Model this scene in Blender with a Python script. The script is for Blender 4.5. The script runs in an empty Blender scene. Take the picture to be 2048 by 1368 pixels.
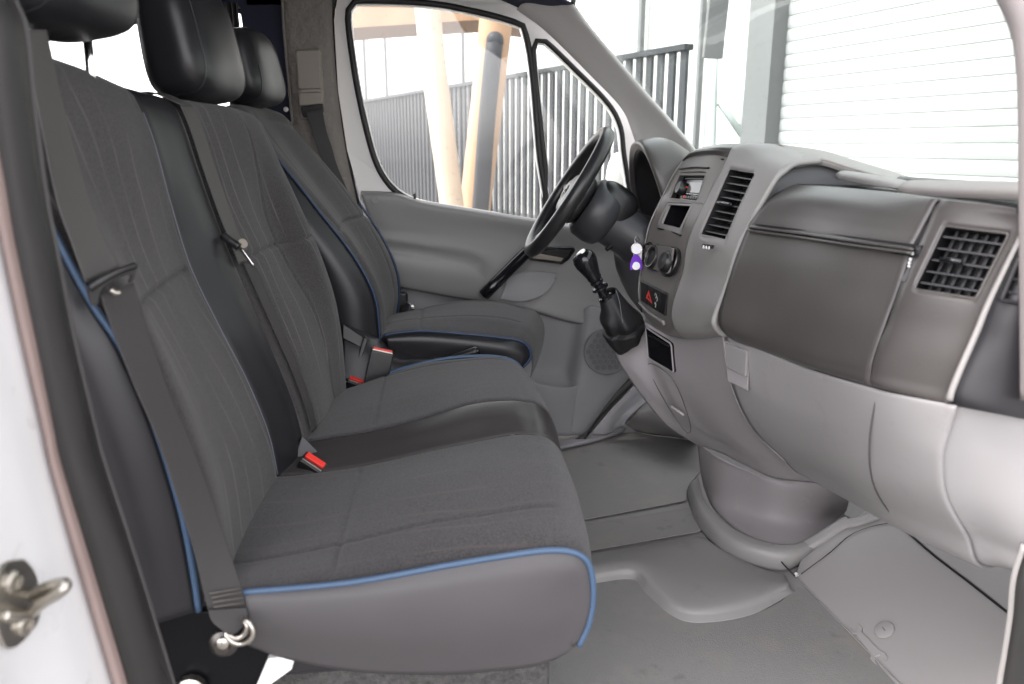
import bpy, bmesh, math, random
from mathutils import Vector as V, Matrix
from mathutils.geometry import tessellate_polygon
random.seed(7)
SC = bpy.context.scene
COL = SC.collection
R = math.radians

# ---------------------------------------------------------------- camera, sky, sun, exposure
# metres; x = towards the van's nose, y = across the cab from the open passenger door, z = up from the cab floor
cam = bpy.data.cameras.new('camera')
cam.sensor_width = 36.0
cam.lens = 36.0 * 1550 / 2048
cam.clip_start = 0.02
cam.clip_end = 500
cam.dof.use_dof = True
cam.dof.focus_distance = 1.95
cam.dof.aperture_fstop = 4.0
co = bpy.data.objects.new('camera', cam)
COL.objects.link(co)
co.location = (0, 0, 1.05)
co.rotation_euler = (R(90 - 14.26), 0, R(-7))
SC.camera = co

SUN_EL, SUN_AZ = 52.0, 264.0      # azimuth clockwise from +y
w = bpy.data.worlds.new('World')
SC.world = w
w.use_nodes = True
nt = w.node_tree
bg = nt.nodes['Background']
sky = nt.nodes.new('ShaderNodeTexSky')
sky.sky_type = 'NISHITA'
sky.sun_disc = False
sky.sun_elevation = R(SUN_EL)
sky.sun_rotation = R(SUN_AZ)
sky.air_density = 1.0
sky.dust_density = 1.5
hs = nt.nodes.new('ShaderNodeHueSaturation')
hs.inputs['Saturation'].default_value = 0.12
nt.links.new(sky.outputs[0], hs.inputs['Color'])
wb = nt.nodes.new('ShaderNodeMix')
wb.data_type = 'RGBA'
wb.blend_type = 'MULTIPLY'
wb.inputs[0].default_value = 1.0
wb.inputs[7].default_value = (1.0, .955, .965, 1)
nt.links.new(hs.outputs[0], wb.inputs[6])
nt.links.new(wb.outputs[2], bg.inputs[0])
bg.inputs[1].default_value = 0.15
sd = bpy.data.lights.new('sun', 'SUN')
sd.energy = 0.9
sd.angle = R(15)
sd.color = (1.0, 0.95, 0.88)
so = bpy.data.objects.new('sun', sd)
COL.objects.link(so)
d = V((math.sin(R(SUN_AZ)) * math.cos(R(SUN_EL)), math.cos(R(SUN_AZ)) * math.cos(R(SUN_EL)), math.sin(R(SUN_EL))))
so.rotation_euler = d.to_track_quat('Z', 'Y').to_euler()
vs = SC.view_settings
vs.view_transform = 'Standard'
vs.look = 'None'
vs.gamma = 1.0
vs.use_curve_mapping = False
vs.exposure = 2.98
SC.cycles.use_denoising = True
SC.cycles.max_bounces = 12
SC.cycles.transparent_max_bounces = 16
SC.cycles.sample_clamp_indirect = 8

# ---------------------------------------------------------------- helpers
def cr(p, t):
    n = len(p) - 1
    i = min(int(t), n - 1) if t > 0 else 0
    f = t - i
    a, b = V(p[i]), V(p[i + 1])
    z = V(p[i - 1]) if i > 0 else a * 2 - b
    c = V(p[i + 2]) if i + 2 <= n else b * 2 - a
    return 0.5 * ((2 * a) + (b - z) * f + (2 * z - 5 * a + 4 * b - c) * f * f + (3 * a - 3 * b + c - z) * f ** 3)

def rs(p, n, closed=False):
    """n points evenly along a smooth curve through p"""
    p = [V(q) for q in p]
    if closed:
        m = len(p)
        p = p[-2:] + p + p[:3]
        ts = [2 + m * k / 400 for k in range(401)]
    else:
        ts = [(len(p) - 1) * k / 400 for k in range(401)]
    d = [cr(p, t) for t in ts]
    L = [0]
    for a, b in zip(d, d[1:]):
        L.append(L[-1] + (b - a).length)
    out = []
    k = 0
    m = n if not closed else n + 1
    for j in range(m):
        s = L[-1] * j / (m - 1)
        while k < 399 and L[k + 1] < s:
            k += 1
        f = (s - L[k]) / max(L[k + 1] - L[k], 1e-9)
        out.append(d[k].lerp(d[k + 1], min(max(f, 0), 1)))
    return out[:n]

def thing(name, label, cat, loc=(0, 0, 0), group=None, kind=None):
    o = bpy.data.objects.new(name, None)
    o.empty_display_size = 0.05
    COL.objects.link(o)
    o.location = loc
    tag(o, label, cat, group, kind)
    return o

def tag(o, label=None, cat=None, group=None, kind=None):
    if label: o['label'] = label
    if cat: o['category'] = cat
    if group: o['group'] = group
    if kind: o['kind'] = kind
    return o

def origin(o):
    l = V((0, 0, 0))
    while o is not None:
        l += o.location
        o = o.parent
    return l

def obj(name, verts, faces, mat, parent=None, smooth=True, thick=0, bevel=0, sub=0, off=0):
    o0 = origin(parent)
    me = bpy.data.meshes.new(name)
    me.from_pydata([tuple(V(v) - o0) for v in verts], [], faces)
    bm = bmesh.new()
    bm.from_mesh(me)
    bmesh.ops.recalc_face_normals(bm, faces=bm.faces)
    bm.to_mesh(me)
    bm.free()
    me.materials.append(M[mat] if isinstance(mat, str) else mat)
    for q in me.polygons:
        q.use_smooth = smooth
    o = bpy.data.objects.new(name, me)
    COL.objects.link(o)
    o.parent = parent
    if thick:
        m = o.modifiers.new('thickness', 'SOLIDIFY')
        m.thickness = thick
        m.offset = off
    if bevel:
        m = o.modifiers.new('edge', 'BEVEL')
        m.width = bevel
        m.segments = 3
        m.limit_method = 'ANGLE'
        m.angle_limit = R(40)
        m.harden_normals = False
    if sub:
        m = o.modifiers.new('smooth', 'SUBSURF')
        m.levels = m.render_levels = sub
    if smooth and bevel:
        me.polygons.foreach_set('use_smooth', [True] * len(me.polygons))
        o.modifiers.new('wn', 'WEIGHTED_NORMAL').keep_sharp = False
    return o

def grid(name, ctrl, mat, parent=None, su=8, sv=8, holes=(), thick=0.004, fn=None, off=0, bevel=0):
    """smooth sheet through a grid of points; holes = (row0,row1,col0,col1) in control cells"""
    nr, nc = len(ctrl), len(ctrl[0])
    for r in ctrl:
        assert len(r) == nc, (name, nc, len(r))
    cols = []
    for r in ctrl:
        cols.append([cr(r, j / su) for j in range((nc - 1) * su + 1)])
    W = (nc - 1) * su + 1
    Hn = (nr - 1) * sv + 1
    verts = []
    for i in range(Hn):
        for j in range(W):
            v = cr([c[j] for c in cols], i / sv)
            if fn: v = fn(v, j / su, i / sv)
            verts.append(v)
    faces = []
    for i in range(Hn - 1):
        for j in range(W - 1):
            ci, cj = (i + .5) / sv, (j + .5) / su
            if any(a < ci < b and c < cj < d_ for a, b, c, d_ in holes):
                continue
            faces.append((i * W + j, i * W + j + 1, (i + 1) * W + j + 1, (i + 1) * W + j))
    return obj(name, verts, faces, mat, parent, thick=thick, off=off, bevel=bevel)

def loft(name, curves, mat, parent=None, n=24, sv=6, thick=0.004, off=0, bevel=0):
    return grid(name, [rs(c, n) for c in curves], mat, parent, 1, sv, thick=thick, off=off, bevel=bevel)

def tube(name, pts, r, mat, parent=None, n=None, seg=10, closed=False, smooth=True, r2=None, flat=None):
    """round cord along a smooth path; flat=(vector, factor) squeezes it"""
    n = n or max(8, len(pts) * 5)
    p = rs(pts, n, closed)
    verts, faces = [], []
    up = None
    for i, q in enumerate(p):
        a = p[i - 1] if (i > 0 or closed) else p[0]
        b = p[(i + 1) % n] if (i < n - 1 or closed) else p[-1]
        t = (b - a).normalized()
        if up is None:
            up = t.cross(V((0, 0, 1)) if abs(t.z) < .9 else V((1, 0, 0))).normalized()
        up = (up - t * up.dot(t)).normalized()
        s = t.cross(up)
        rr = r if r2 is None else r + (r2 - r) * i / (n - 1)
        for k in range(seg):
            a_ = 2 * math.pi * k / seg
            o_ = (up * math.cos(a_) + s * math.sin(a_)) * rr
            if flat: o_ -= V(flat[0]) * o_.dot(V(flat[0])) * (1 - flat[1])
            verts.append(q + o_)
    m = n if closed else n - 1
    for i in range(m):
        for k in range(seg):
            a, b = i * seg + k, i * seg + (k + 1) % seg
            c, d_ = ((i + 1) % n) * seg + (k + 1) % seg, ((i + 1) % n) * seg + k
            faces.append((a, b, c, d_))
    if not closed:
        faces.append(tuple(range(seg)))
        faces.append(tuple((n - 1) * seg + k for k in range(seg)))
    return obj(name, verts, faces, mat, parent, smooth=smooth)

def plate(name, outer, mat, parent=None, holes=(), vec=(0, .01, 0), bevel=0, smooth=False):
    """flat sheet with holes, given thickness along vec"""
    loops = [[V(q) for q in outer]] + [[V(q) for q in h] for h in holes]
    tri = tessellate_polygon(loops)
    pts = [q for l in loops for q in l]
    n = len(pts)
    vec = V(vec)
    verts = pts + [q + vec for q in pts]
    if not holes:
        faces = [tuple(range(n)), tuple(range(2 * n - 1, n - 1, -1))]
    else:
        faces = [tuple(t) for t in tri] + [tuple(i + n for i in reversed(t)) for t in tri]
    s = 0
    for l in loops:
        m = len(l)
        for k in range(m):
            a, b = s + k, s + (k + 1) % m
            faces.append((a, b, b + n, a + n))
        s += m
    return obj(name, verts, faces, mat, parent, smooth=smooth or bevel > 0, bevel=bevel)

def box(name, c, s, mat, parent=None, rot=None, bevel=0.003):
    vs_, M3 = [], (rot if rot is not None else Matrix.Identity(3))
    for x in (-1, 1):
        for y in (-1, 1):
            for z in (-1, 1):
                vs_.append(V(c) + M3 @ V((x * s[0] / 2, y * s[1] / 2, z * s[2] / 2)))
    f = [(0, 1, 3, 2), (4, 6, 7, 5), (0, 4, 5, 1), (2, 3, 7, 6), (0, 2, 6, 4), (1, 5, 7, 3)]
    return obj(name, vs_, f, mat, parent, smooth=bevel > 0, bevel=bevel)

def quadbox(name, q, vec, mat, parent=None, bevel=0.002):
    return plate(name, q, mat, parent, vec=vec, bevel=bevel)

def pillow(name, c, half, mat, parent=None, rot=None, p=4.0, n=20, fn=None):
    """rounded block (p-norm ball)"""
    verts, faces, idx = [], [], {}
    M3 = rot if rot is not None else Matrix.Identity(3)
    for ax in range(3):
        for sg in (-1, 1):
            for i in range(n + 1):
                for j in range(n + 1):
                    a, b = math.tan((2 * i / n - 1) * math.pi / 4), math.tan((2 * j / n - 1) * math.pi / 4)
                    q = [0, 0, 0]
                    q[ax] = sg
                    q[(ax + 1) % 3], q[(ax + 2) % 3] = a, b
                    k = (abs(q[0]) ** p + abs(q[1]) ** p + abs(q[2]) ** p) ** (1 / p)
                    v = V([x / k for x in q])
                    key = tuple(round(x, 5) for x in v)
                    if key not in idx:
                        if fn: v = fn(v)
                        idx[key] = len(verts)
                        verts.append(V(c) + M3 @ V((v.x * half[0], v.y * half[1], v.z * half[2])))
                    q.append(idx[key])
                    if i and j:
                        pass
            def gi(i, j):
                a, b = math.tan((2 * i / n - 1) * math.pi / 4), math.tan((2 * j / n - 1) * math.pi / 4)
                q = [0, 0, 0]
                q[ax] = sg
                q[(ax + 1) % 3], q[(ax + 2) % 3] = a, b
                k = (abs(q[0]) ** p + abs(q[1]) ** p + abs(q[2]) ** p) ** (1 / p)
                return idx[tuple(round(x / k, 5) for x in q)]
            for i in range(n):
                for j in range(n):
                    faces.append((gi(i, j), gi(i + 1, j), gi(i + 1, j + 1), gi(i, j + 1)))
    return obj(name, verts, faces, mat, parent)

def lathe(name, base, axis, prof, mat, parent=None, seg=24, cap=True):
    """surface of revolution: prof = [(radius, distance along axis)]"""
    ax = V(axis).normalized()
    a = ax.cross(V((0, 0, 1)) if abs(ax.z) < .9 else V((1, 0, 0))).normalized()
    b = ax.cross(a)
    verts, faces = [], []
    for r, h in prof:
        for k in range(seg):
            t = 2 * math.pi * k / seg
            verts.append(V(base) + ax * h + (a * math.cos(t) + b * math.sin(t)) * r)
    for i in range(len(prof) - 1):
        for k in range(seg):
            faces.append((i * seg + k, i * seg + (k + 1) % seg, (i + 1) * seg + (k + 1) % seg, (i + 1) * seg + k))
    if cap:
        faces.append(tuple(range(seg)))
        faces.append(tuple((len(prof) - 1) * seg + k for k in range(seg)))
    o = obj(name, verts, faces, mat, parent)
    m = o.modifiers.new('edges', 'EDGE_SPLIT')
    m.split_angle = R(40)
    return o

def text(name, s, c, xdir, ydir, size, mat, parent=None, depth=0.0004):
    cu = bpy.data.curves.new(name, 'FONT')
    cu.body = s
    cu.size = size
    cu.align_x = 'CENTER'
    cu.align_y = 'CENTER'
    cu.extrude = depth
    cu.materials.append(M[mat])
    o = bpy.data.objects.new(name, cu)
    COL.objects.link(o)
    o.parent = parent
    x = V(xdir).normalized()
    y = V(ydir)
    y = (y - x * y.dot(x)).normalized()
    m = Matrix((x, y, x.cross(y))).transposed().to_4x4()
    m.translation = V(c) - origin(parent)
    o.matrix_local = m
    return o

# ---------------------------------------------------------------- materials
M = {}
def mat(name, col, rough=.5, bump=None, var=0.0, vscale=6, metal=0, spec=.42, coat=0, sheen=0, bdetail=4, dirt=None, kind='NOISE', speck=None):
    m = bpy.data.materials.new(name)
    m.use_nodes = True
    t = m.node_tree
    b = t.nodes['Principled BSDF']
    b.inputs['Base Color'].default_value = (*col, 1)
    b.inputs['Roughness'].default_value = rough
    b.inputs['Metallic'].default_value = metal
    b.inputs['Specular IOR Level'].default_value = spec
    b.inputs['Coat Weight'].default_value = coat
    b.inputs['Sheen Weight'].default_value = sheen
    b.inputs['Sheen Roughness'].default_value = .6
    tc = t.nodes.new('ShaderNodeTexCoord')
    last = None
    if var:
        n = t.nodes.new('ShaderNodeTexNoise')
        n.inputs['Scale'].default_value = vscale
        n.inputs['Detail'].default_value = 6
        t.links.new(tc.outputs['Object'], n.inputs['Vector'])
        mx = t.nodes.new('ShaderNodeMix')
        mx.data_type = 'RGBA'
        mx.inputs[6].default_value = (*[c * (1 - var) for c in col], 1)
        mx.inputs[7].default_value = (*[min(1, c * (1 + var)) for c in col], 1)
        t.links.new(n.outputs[0], mx.inputs[0])
        last = mx.outputs[2]
        rr = t.nodes.new('ShaderNodeMapRange')
        rr.inputs[3].default_value = max(.02, rough - .08)
        rr.inputs[4].default_value = min(1, rough + .08)
        t.links.new(n.outputs[0], rr.inputs[0])
        t.links.new(rr.outputs[0], b.inputs['Roughness'])
    for (dcol, dscale, dlo, dhi, amt) in (dirt or ()):
        n = t.nodes.new('ShaderNodeTexNoise')
        n.inputs['Scale'].default_value = dscale
        n.inputs['Detail'].default_value = 8
        n.inputs['Roughness'].default_value = .65
        t.links.new(tc.outputs['Object'], n.inputs['Vector'])
        mr = t.nodes.new('ShaderNodeMapRange')
        mr.inputs[1].default_value = dlo
        mr.inputs[2].default_value = dhi
        mr.inputs[4].default_value = amt
        t.links.new(n.outputs[0], mr.inputs[0])
        mx = t.nodes.new('ShaderNodeMix')
        mx.data_type = 'RGBA'
        mx.inputs[6].default_value = (*col, 1)
        mx.inputs[7].default_value = (*dcol, 1)
        if last: t.links.new(last, mx.inputs[6])
        t.links.new(mr.outputs[0], mx.inputs[0])
        last = mx.outputs[2]
    if last: t.links.new(last, b.inputs['Base Color'])
    if bump:
        if kind == 'VORONOI':
            n = t.nodes.new('ShaderNodeTexVoronoi')
            n.inputs['Scale'].default_value = bump[0]
        else:
            n = t.nodes.new('ShaderNodeTexNoise')
            n.inputs['Scale'].default_value = bump[0]
            n.inputs['Detail'].default_value = bdetail
        t.links.new(tc.outputs['Object'], n.inputs['Vector'])
        bp = t.nodes.new('ShaderNodeBump')
        bp.inputs['Strength'].default_value = bump[1]
        bp.inputs['Distance'].default_value = bump[2] if len(bump) > 2 else .001
        t.links.new(n.outputs[0], bp.inputs['Height'])
        t.links.new(bp.outputs[0], b.inputs['Normal'])
    M[name] = m
    return m

def fabric(name, col, line, dens=17):
    m = mat(name, col, .9, bump=(700, .7, .0012), sheen=.13, spec=.25)
    t = m.node_tree
    b = t.nodes['Principled BSDF']
    tc = t.nodes.new('ShaderNodeTexCoord')
    sx = t.nodes.new('ShaderNodeSeparateXYZ')
    t.links.new(tc.outputs['Object'], sx.inputs[0])
    # irregular woven pinstripes running up the seat (constant y, slightly wandering)
    n = t.nodes.new('ShaderNodeTexNoise')
    n.inputs['Scale'].default_value = 2.2
    t.links.new(tc.outputs['Object'], n.inputs['Vector'])
    a = t.nodes.new('ShaderNodeMath'); a.operation = 'MULTIPLY_ADD'
    a.inputs[1].default_value = dens
    ms = t.nodes.new('ShaderNodeMath'); ms.operation = 'MULTIPLY'; ms.inputs[1].default_value = 2.2
    t.links.new(n.outputs[0], ms.inputs[0])
    t.links.new(sx.outputs[1], a.inputs[0])
    t.links.new(ms.outputs[0], a.inputs[2])
    vo = t.nodes.new('ShaderNodeTexVoronoi')
    vo.voronoi_dimensions = '1D'
    vo.feature = 'DISTANCE_TO_EDGE'
    vo.inputs['Scale'].default_value = 1
    t.links.new(a.outputs[0], vo.inputs['W'])
    mr = t.nodes.new('ShaderNodeMapRange')
    mr.inputs[1].default_value = .012; mr.inputs[2].default_value = .05
    mr.inputs[3].default_value = 1; mr.inputs[4].default_value = 0
    t.links.new(vo.outputs[0], mr.inputs[0])
    n2 = t.nodes.new('ShaderNodeTexNoise')
    n2.inputs['Scale'].default_value = 7
    t.links.new(tc.outputs['Object'], n2.inputs['Vector'])
    m2 = t.nodes.new('ShaderNodeMapRange')
    m2.inputs[1].default_value = .35; m2.inputs[2].default_value = .6
    t.links.new(n2.outputs[0], m2.inputs[0])
    mu = t.nodes.new('ShaderNodeMath'); mu.operation = 'MULTIPLY'
    t.links.new(mr.outputs[0], mu.inputs[0]); t.links.new(m2.outputs[0], mu.inputs[1])
    # speckled weave
    n3 = t.nodes.new('ShaderNodeTexNoise')
    n3.inputs['Scale'].default_value = 400; n3.inputs['Detail'].default_value = 1
    t.links.new(tc.outputs['Object'], n3.inputs['Vector'])
    r3 = t.nodes.new('ShaderNodeMapRange')
    r3.inputs[1].default_value = .3; r3.inputs[2].default_value = .7
    t.links.new(n3.outputs[0], r3.inputs[0])
    c1 = t.nodes.new('ShaderNodeMix'); c1.data_type = 'RGBA'
    c1.inputs[6].default_value = (*[c * .4 for c in col], 1)
    c1.inputs[7].default_value = (*[c * 1.7 for c in col], 1)
    t.links.new(r3.outputs[0], c1.inputs[0])
    # dust and wear
    n4 = t.nodes.new('ShaderNodeTexNoise')
    n4.inputs['Scale'].default_value = 5; n4.inputs['Detail'].default_value = 8; n4.inputs['Roughness'].default_value = .7
    t.links.new(tc.outputs['Object'], n4.inputs['Vector'])
    r4 = t.nodes.new('ShaderNodeMapRange')
    r4.inputs[1].default_value = .45; r4.inputs[2].default_value = .8; r4.inputs[4].default_value = .5
    t.links.new(n4.outputs[0], r4.inputs[0])
    c3 = t.nodes.new('ShaderNodeMix'); c3.data_type = 'RGBA'
    c3.inputs[7].default_value = (*[c * 1.6 for c in col], 1)
    t.links.new(c1.outputs[2], c3.inputs[6]); t.links.new(r4.outputs[0], c3.inputs[0])
    c2 = t.nodes.new('ShaderNodeMix'); c2.data_type = 'RGBA'
    c2.inputs[7].default_value = (*line, 1)
    t.links.new(c3.outputs[2], c2.inputs[6]); t.links.new(mu.outputs[0], c2.inputs[0])
    t.links.new(c2.outputs[2], b.inputs['Base Color'])
    return m

def pane(name, tint, refl_rough=0.02, f=1.0, haze=.02):
    """thin glass: lets light straight through, reflects by Fresnel"""
    m = bpy.data.materials.new(name)
    m.use_nodes = True
    t = m.node_tree
    t.nodes.clear()
    out = t.nodes.new('ShaderNodeOutputMaterial')
    tr = t.nodes.new('ShaderNodeBsdfTransparent')
    tr.inputs[0].default_value = (*tint, 1)
    gl = t.nodes.new('ShaderNodeBsdfGlossy')
    gl.inputs['Roughness'].default_value = refl_rough
    lw = t.nodes.new('ShaderNodeLayerWeight')
    lw.inputs[0].default_value = .5
    pw = t.nodes.new('ShaderNodeMath'); pw.operation = 'POWER'; pw.inputs[1].default_value = 4.0
    t.links.new(lw.outputs['Facing'], pw.inputs[0])
    k = t.nodes.new('ShaderNodeMath'); k.operation = 'MULTIPLY_ADD'; k.inputs[1].default_value = .6 * f; k.inputs[2].default_value = .03 * f
    t.links.new(pw.outputs[0], k.inputs[0])
    # fine dust, over an even diffuse haze standing in for the reflected veil
    tc = t.nodes.new('ShaderNodeTexCoord')
    n = t.nodes.new('ShaderNodeTexNoise'); n.inputs['Scale'].default_value = 60; n.inputs['Detail'].default_value = 6
    t.links.new(tc.outputs['Object'], n.inputs['Vector'])
    mr = t.nodes.new('ShaderNodeMapRange'); mr.inputs[1].default_value = .62; mr.inputs[2].default_value = .75; mr.inputs[3].default_value = haze; mr.inputs[4].default_value = haze + .12
    t.links.new(n.outputs[0], mr.inputs[0])
    df = t.nodes.new('ShaderNodeBsdfDiffuse'); df.inputs[0].default_value = (.7, .7, .68, 1)
    m1 = t.nodes.new('ShaderNodeMixShader'); m2 = t.nodes.new('ShaderNodeMixShader')
    t.links.new(mr.outputs[0], m1.inputs[0]); t.links.new(tr.outputs[0], m1.inputs[1]); t.links.new(df.outputs[0], m1.inputs[2])
    t.links.new(k.outputs[0], m2.inputs[0]); t.links.new(m1.outputs[0], m2.inputs[1]); t.links.new(gl.outputs[0], m2.inputs[2])
    t.links.new(m2.outputs[0], out.inputs[0])
    M[name] = m
    return m

fabric('seat_fabric', (.026, .0243, .0245), (.08, .073, .071))
fabric('cushion_cloth', (.028, .0263, .027), (.05, .040, .040), 15)
mat('vinyl_black', (.0125, .0122, .0145), .38, bump=(700, .15, .0004), var=.15, vscale=9)
mat('vinyl_grey', (.03, .0275, .0275), .4, bump=(700, .15, .0004), var=.15, vscale=7)
mat('vinyl_side', (.05, .0475, .05), .45, bump=(600, .12, .0004), var=.12, vscale=6)
mat('piping_blue', (.04, .074, .13), .45)
mat('piping_navy', (.013, .028, .062), .45)
mat('stitch', (.11, .12, .14), .8)
mat('dash_dark', (.064, .059, .057), .34, bump=(300, .2, .001), var=.2, vscale=8, bdetail=6)
mat('dash_black', (.014, .0135, .016), .45, bump=(600, .2, .0005))
mat('dash_grey', (.24, .232, .225), .5, bump=(900, .2, .0004), var=.06)
mat('dash_top', (.25, .235, .225), .55, bump=(700, .2, .0005), var=.08)
mat('radio_panel', (.165, .154, .146), .45, bump=(900, .2, .0004), var=.08)
mat('light_panel', (.268, .262, .262), .5, bump=(700, .12, .0004), var=.04, vscale=4, dirt=[((.2, .185, .18), 14, .56, .74, .5)])
mat('light_column', (.325, .31, .316), .5, bump=(700, .12, .0004), var=.05, vscale=4)
mat('console_base', (.24, .225, .229), .55, bump=(700, .15, .0004), var=.06, dirt=[((.4, .34, .28), 18, .6, .8, .5)])
mat('gap_black', (.006, .006, .007), .6)
mat('gloss_black', (.008, .008, .01), .12)
mat('plastic_black', (.012, .012, .013), .35, bump=(900, .12, .0004), var=.1)
mat('slat_black', (.026, .026, .029), .45, var=.2, vscale=20)
mat('leather_black', (.018, .018, .019), .32, bump=(500, .2, .0006), var=.2, vscale=12)
mat('boot_leather', (.01, .01, .011), .6, bump=(420, .25, .0006))
mat('chrome', (.75, .74, .72), .15, metal=1)
mat('steel', (.42, .4, .36), .3, metal=1, var=.2, vscale=20)
mat('steel_dark', (.1, .095, .09), .4, metal=1)
mat('door_grey', (.2, .197, .196), .52, bump=(700, .2, .0004), var=.05)
mat('door_low', (.215, .213, .222), .55, bump=(700, .15, .0004), var=.05)
mat('grille_grey', (.1, .1, .105), .6)
mat('rubber', (.016, .015, .015), .5, var=.2, vscale=12)
mat('rubber_brown', (.25, .19, .175), .5, var=.15)
mat('white_paint', (.58, .585, .59), .28, coat=.4, var=.02, dirt=[((.25, .23, .2), 9, .6, .68, .6)])
mat('white_clean', (.78, .77, .75), .35, coat=.3)
mat('pillar_trim', (.48, .465, .455), .55, bump=(500, .15, .0005), var=.04)
mat('pillar_vinyl', (.17, .155, .14), .6, bump=(34, 1.0, .012), var=.08, bdetail=9)
mat('beige_plastic', (.21, .185, .155), .45, var=.05)
mat('navy_lining', (.02, .022, .045), .8, bump=(300, .3, .001))
mat('curtain', (.06, .055, .055), .7, var=.3)
mat('roof_lining', (.4, .39, .38), .9)
mat('floor_smooth', (.255, .25, .244), .45, bump=(60, .06, .001), var=.08, vscale=5, dirt=[((.3, .27, .23), 10, .58, .78, .45), ((.08, .075, .07), 4, .6, .75, .4)])
mat('floor_mat', (.225, .221, .214), .62, bump=(330, .6, .0016), var=.1, vscale=4, dirt=[((.3, .27, .23), 7, .52, .72, .5), ((.1, .095, .09), 11, .6, .72, .5)])
mat('toe_grey', (.275, .265, .26), .5, bump=(500, .12, .0004), var=.05, vscale=3)
mat('belt_grey', (.032, .03, .03), .7, bump=(1200, .3, .0004))
mat('belt_lit', (.052, .05, .048), .6, bump=(1200, .3, .0004))  # webbing colour lightened for the upper lengths that catch the light
mat('button_red', (.62, .03, .02), .35)
mat('tag_purple', (.16, .04, .5), .3)
mat('tag_white', (.75, .75, .78), .4)
mat('carpet_dark', (.06, .058, .057), .95, bump=(180, 1.0, .006), var=.95, vscale=110)
mat('black_metal', (.004, .004, .005), .35, spec=.12, dirt=[((.3, .3, .3), 130, .7, .74, .8)])
mat('print_white', (.7, .7, .7), .5)
mat('print_red', (.6, .05, .04), .4)
mat('display', (.16, .15, .145), .1)
mat('belt_thread', (.075, .07, .062), .8)
mat('column_black', (.035, .036, .04), .4)
mat('grille_base', (.15, .15, .155), .6)
mat('seam_grey', (.09, .085, .086), .6)
mat('tray_wall', (.1, .1, .106), .5, bump=(700, .15, .0004), var=.05)
mat('seal_grey', (.06, .058, .058), .5)
mat('pillar_vinyl_pale', (.3, .275, .275), .6)
pane('window_glass', (.93, .95, .94), f=1.3, haze=.045)
pane('screen_glass', (.9, .95, .93))

# ================================================================ the setting: floor, shell
def floor_h(x, y):
    return .0015 * math.sin(x * 9 + 2 * math.sin(y * 5)) * math.sin(y * 7)
vs_, fs = [], []
nx, ny = 150, 130
for i in range(nx + 1):
    for j in range(ny + 1):
        x, y = -.7 + 2.2 * i / nx, .86 + 1.86 * j / ny
        vs_.append((x, y, floor_h(x, y) - .004))
for i in range(nx):
    for j in range(ny):
        a = i * (ny + 1) + j
        fs.append((a, a + 1, a + ny + 2, a + ny + 1))
floor = tag(obj('floor', vs_, fs, 'floor_smooth'), kind='structure')
def mat_patch(name, pts, mt='floor_mat'):
    p = rs(pts, 60, True)
    return plate(name, [(q.x, q.y, .001) for q in p], mt, floor, vec=(0, 0, .003), bevel=.002)
def sharp(pts, k=6):
    """polygon with straight sides and tight corners for rs()"""
    out = []
    n = len(pts)
    for i in range(n):
        a, b = V(pts[i]), V(pts[(i + 1) % n])
        for f in (.04, .3, .6, .96):
            out.append(a.lerp(b, f))
    return out
def mat_poly(name, pts, mt='floor_mat', z=.001):
    p = sharp(pts)
    return plate(name, [(q.x, q.y, z) for q in p], mt, floor, vec=(0, 0, .003), bevel=.002)
mat_poly('rubber_mat', [(0.485,2.548,0),(0.763,2.658,0),(1.029,2.657,0),(0.921,2.304,0),(0.827,2.178,0),(0.789,2.083,0),(0.467,2.002,0),(0.353,1.985,0)])
mat_poly('rubber_mat', [(0.347,1.95,0),(0.789,2.039,0),(0.775,1.903,0),(0.754,1.888,0),(0.321,1.8,0)])
q = [(0.239,1.686,0),(0.506,1.68,0),(0.534,1.645,0),(0.534,1.58,0),(0.559,1.52,0),(0.608,1.488,0),(0.675,1.494,0),(0.778,1.509,0),(0.832,1.539,0),(0.9,1.591,0),(0.915,1.58,0),(0.937,1.235,0),(0.918,0.993,0),(0.113,1.092,0)]
mat_poly('rubber_mat', q)
grid('floor_hump', [[(0.318,1.783,0.004),(0.436,1.805,0.004),(0.542,1.823,0.004),(0.661,1.847,0.004),(0.75,1.858,0.004),(0.782,1.794,0.004),(0.844,1.684,0.004),(0.893,1.64,0.004)],
                   [(0.311,1.741,0.015),(0.425,1.761,0.015),(0.532,1.778,0.015),(0.65,1.795,0.015),(0.729,1.797,0.015),(0.771,1.734,0.015),(0.825,1.644,0.015),(0.877,1.605,0.015)],
                   [(0.302,1.691,0.025),(0.414,1.711,0.025),(0.524,1.722,0.025),(0.589,1.67,0.025),(0.635,1.618,0.025),(0.702,1.597,0.025),(0.798,1.585,0.025),(0.867,1.576,0.025)],
                   [(0.298,1.665,0.022),(0.407,1.681,0.022),(0.512,1.689,0.022),(0.547,1.625,0.022),(0.575,1.544,0.022),(0.633,1.513,0.022),(0.75,1.531,0.022),(0.862,1.564,0.022)],
                   [(0.296,1.656,0.011),(0.406,1.674,0.011),(0.508,1.683,0.011),(0.531,1.614,0.011),(0.562,1.524,0.011),(0.619,1.492,0.011),(0.74,1.509,0.011),(0.873,1.57,0.011)],
                   [(0.295,1.647,0.003),(0.404,1.665,0.003),(0.504,1.673,0.003),(0.522,1.611,0.003),(0.555,1.512,0.003),(0.61,1.478,0.003),(0.737,1.493,0.003),(0.885,1.573,0.003)]], 'floor_smooth', floor, 8, 8, thick=.002)
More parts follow.
